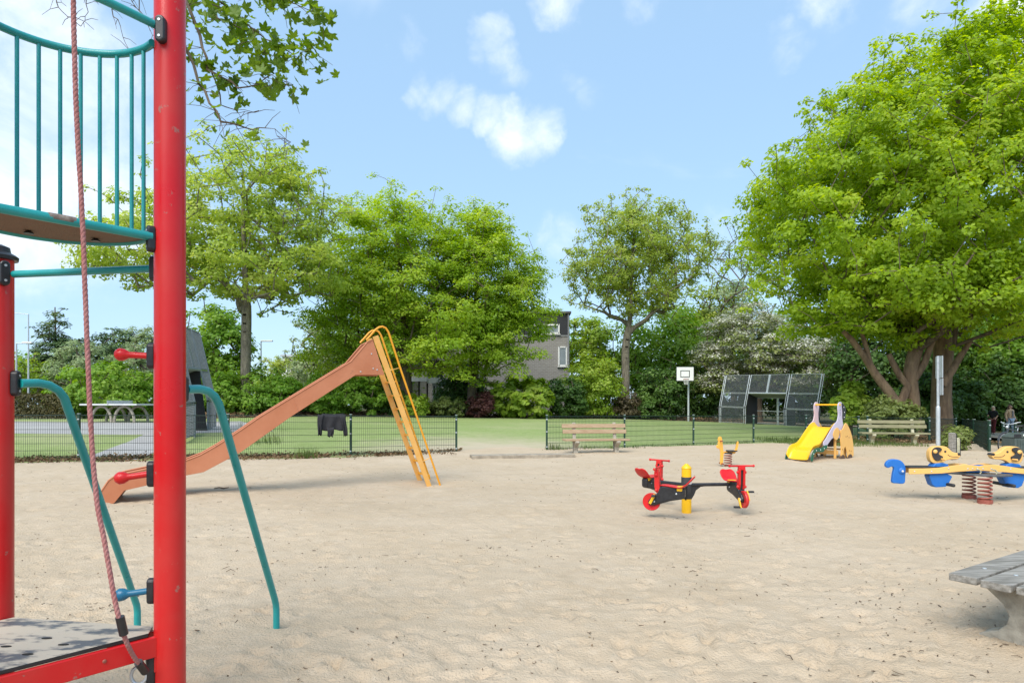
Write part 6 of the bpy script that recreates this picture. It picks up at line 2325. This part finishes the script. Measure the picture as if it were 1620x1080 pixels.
# ================================================================== litter, weeds and fallen leaves
def scatter():
    rg = np.random.default_rng(8)
    M_TW = mat('dry_twig', (.06, .04, .025), .9, (.15, .10, .06), 20, .9)
    # twigs and crumbs lying on the sand
    tw = MB()
    for k in range(2400):
        y_ = 2.3 + 17 * rg.random() ** 1.6
        x_ = (rg.random() * 2 - 1) * (y_ * .85 + .5)
        if y_ > float(yfence(x_)) - .5 or float(fbm(np.array([x_ * .8]), np.array([y_ * .8]), 91, 3)[0]) < rg.uniform(.35, .62):
            continue
        z_ = sandz(x_, y_)
        a = rg.uniform(0, 6.28)
        l = rg.uniform(.010, .036) * (2.2 if rg.random() < .06 else 1)
        w = rg.uniform(.0015, .0036)
        dv = Vector((math.cos(a), math.sin(a), rg.uniform(-.1, .25)))
        c = Vector((x_, y_, z_ + .006))
        tw.tube([c - dv * l / 2, c + Vector(rg.normal(size=3) * .1 * l), c + dv * l / 2], [w, w * 1.1, w * .6], 5)
    o = tw.build('sand_litter', M_TW)
    tag(o, 'small twigs lying scattered on the sand', 'litter', kind='stuff')
    n = 4500
    y_ = 2.3 + 20 * rg.random(n) ** 1.5
    x_ = (rg.random(n) * 2 - 1) * (y_ * .85 + .5)
    k = (y_ < yfence(x_) - .3) & (fbm(x_ * .8, y_ * .8, 91, 3) > rg.uniform(.35, .62, n))
    x_, y_ = x_[k], y_[k]
    pos = np.array([(a, b, sandz(a, b) + .006) for a, b in zip(x_, y_)])
    nr = np.stack([rg.normal(size=len(pos)) * .5, rg.normal(size=len(pos)) * .5, np.ones(len(pos))], 1)
    ML_DRY = leafmat('dry_leaf', (.07, .042, .020), (.20, .125, .06), (.30, .21, .11), .1, .8)
    o = leaves_mesh('leaf_crumbs', pos, nr, rg.uniform(.006, .024, len(pos)), ML_DRY, None, None, rg, .6)
    tag(o, 'dry leaf crumbs dotted over the sand', 'litter', kind='stuff')
    # drift of dead leaves along the foot of the western fence
    n = 9000
    x_ = rg.uniform(-17, -1.6, n)
    d = np.abs(rg.normal(size=n)) * .42 * np.where(rg.random(n) < .5, -1.5, .7)
    y_ = yfence(x_) + d - .05
    keep = fbm(x_ * 1.2, y_ * 2.0, 51, 3) > .36
    x_, y_ = x_[keep], y_[keep]
    pos = np.array([(a, b, max(sandz(a, b), gzf(a, b)) + .02 + .05 * rg.random()) for a, b in zip(x_, y_)])
    nr = np.stack([rg.normal(size=len(pos)) * .8, rg.normal(size=len(pos)) * .8, np.ones(len(pos))], 1)
    o = leaves_mesh('fallen_leaves', pos, nr, rg.uniform(.04, .10, len(pos)), ML_DRY, None, None, rg, .7)
    tag(o, 'drift of brown fallen leaves along the foot of the fence', 'leaves', kind='stuff')
    # leaf litter bank along the far edge of the pitch and under the big tree
    n = 9000
    u_ = rg.uniform(300, 1180, n)
    yy = np.interp(u_, [300, 345, 700, 1000, 1180], [33, 34, 46, 56.5, 55]) + rg.uniform(-.2, 2.6, n)
    xx = (u_ - 810) / FPX * yy
    zz = gz(xx, yy) + rg.random(n) * .28 * np.clip(yy - np.interp(u_, [300, 345, 700, 1000, 1180], [33, 34, 46, 56.5, 55]), 0, 1)
    n2 = 4000
    x2, y2 = rg.uniform(13.2, 19, n2), rg.uniform(23.9, 28.5, n2)
    pos = np.concatenate([np.stack([xx, yy, zz], 1), np.stack([x2, y2, gz(x2, y2) + rg.random(n2) * .10], 1)])
    nr = np.stack([rg.normal(size=len(pos)) * .8, rg.normal(size=len(pos)) * .8 - .3, np.ones(len(pos))], 1)
    o = leaves_mesh('leaf_litter', pos, nr, np.where(np.arange(len(pos)) < n, 2.2, 1.0) * rg.uniform(.05, .11, len(pos)), ML_DRY, None, None, rg, .7)
    tag(o, 'brown leaf litter under the shrubs and the big tree', 'leaves', kind='stuff')
    # grass and weeds
    ML_GR = leafmat('grass_blade', (.06, .105, .02), (.12, .17, .035), (.22, .22, .08), .35)
    bl_v, bl_f = [], []

    def blades(x0, y0, n_, h, sp):
        for _ in range(n_):
            bx, by = x0 + rg.normal() * sp, y0 + rg.normal() * sp
            z_ = max(sandz(bx, by), gzf(bx, by)) - .01
            a = rg.uniform(0, 6.28)
            hh = h * rg.uniform(.5, 1.2)
            le = rg.uniform(.1, .6) * hh
            w = .006
            dx, dy = math.cos(a), math.sin(a)
            i = len(bl_v)
            bl_v.extend([(bx - dy * w, by + dx * w, z_), (bx + dy * w, by - dx * w, z_), (bx + dx * le * .4 + dy * w * .7, by + dy * le * .4 - dx * w * .7, z_ + hh * .6), (bx + dx * le * .4 - dy * w * .7, by + dy * le * .4 + dx * w * .7, z_ + hh * .6), (bx + dx * le, by + dy * le, z_ + hh)])
            bl_f.extend([(i, i + 1, i + 2, i + 3), (i + 3, i + 2, i + 4)])
    for k in range(150):
        x0 = rg.uniform(-16, -1.8)
        if fbm(np.array([x0 * .8]), np.array([3.0]), 61, 2)[0] > .45:
            blades(x0, float(yfence(x0)) + rg.normal() * .25, 12, .12, .10)
    for k in range(70):
        x0 = rg.uniform(1.2, 12.5)
        blades(x0, float(yfence(x0)) + rg.normal() * .30 - .1, 14, .11, .12)
    for u, v, n_, h, sp in ((485, 727, 120, .34, .16), (410, 700, 160, .42, .35), (420, 712, 140, .38, .3), (875, 712, 90, .22, .16), (968, 712, 40, .15, .1)):
        Yq = 1500 / (v - HOR)
        blades(X(u, Yq), Yq, n_, h, sp)
    for k in range(900):
        x0, y0 = rg.uniform(10.2, 14.5), rg.uniform(21.8, 27)
        blades(x0, y0, 5, .16, .12)
    me = bpy.data.meshes.new('grass')
    me.from_pydata(bl_v, [], bl_f)
    me.materials.append(ML_GR)
    o = bpy.data.objects.new('grass', me)
    COL.objects.link(o)
    tag(o, 'grass and weeds along the fences', 'grass', kind='stuff')
    # bark chips and branches behind the bench
    st = thing('fallen_branch', 'short dead branch lying on the sand near the slide', 'branch', (X(350, 10.6), 10.6, sandz(X(350, 10.6), 10.6) + .015))
    MB().tube([(-.12, 0, .01), (-.04, .01, .025), (.04, 0, .012), (.13, -.01, .03)], [.008, .011, .012, .006], 7).build('stick', M_TW, st, 60)


scatter()
print('LEAVES', LEAF_TOTAL[0])
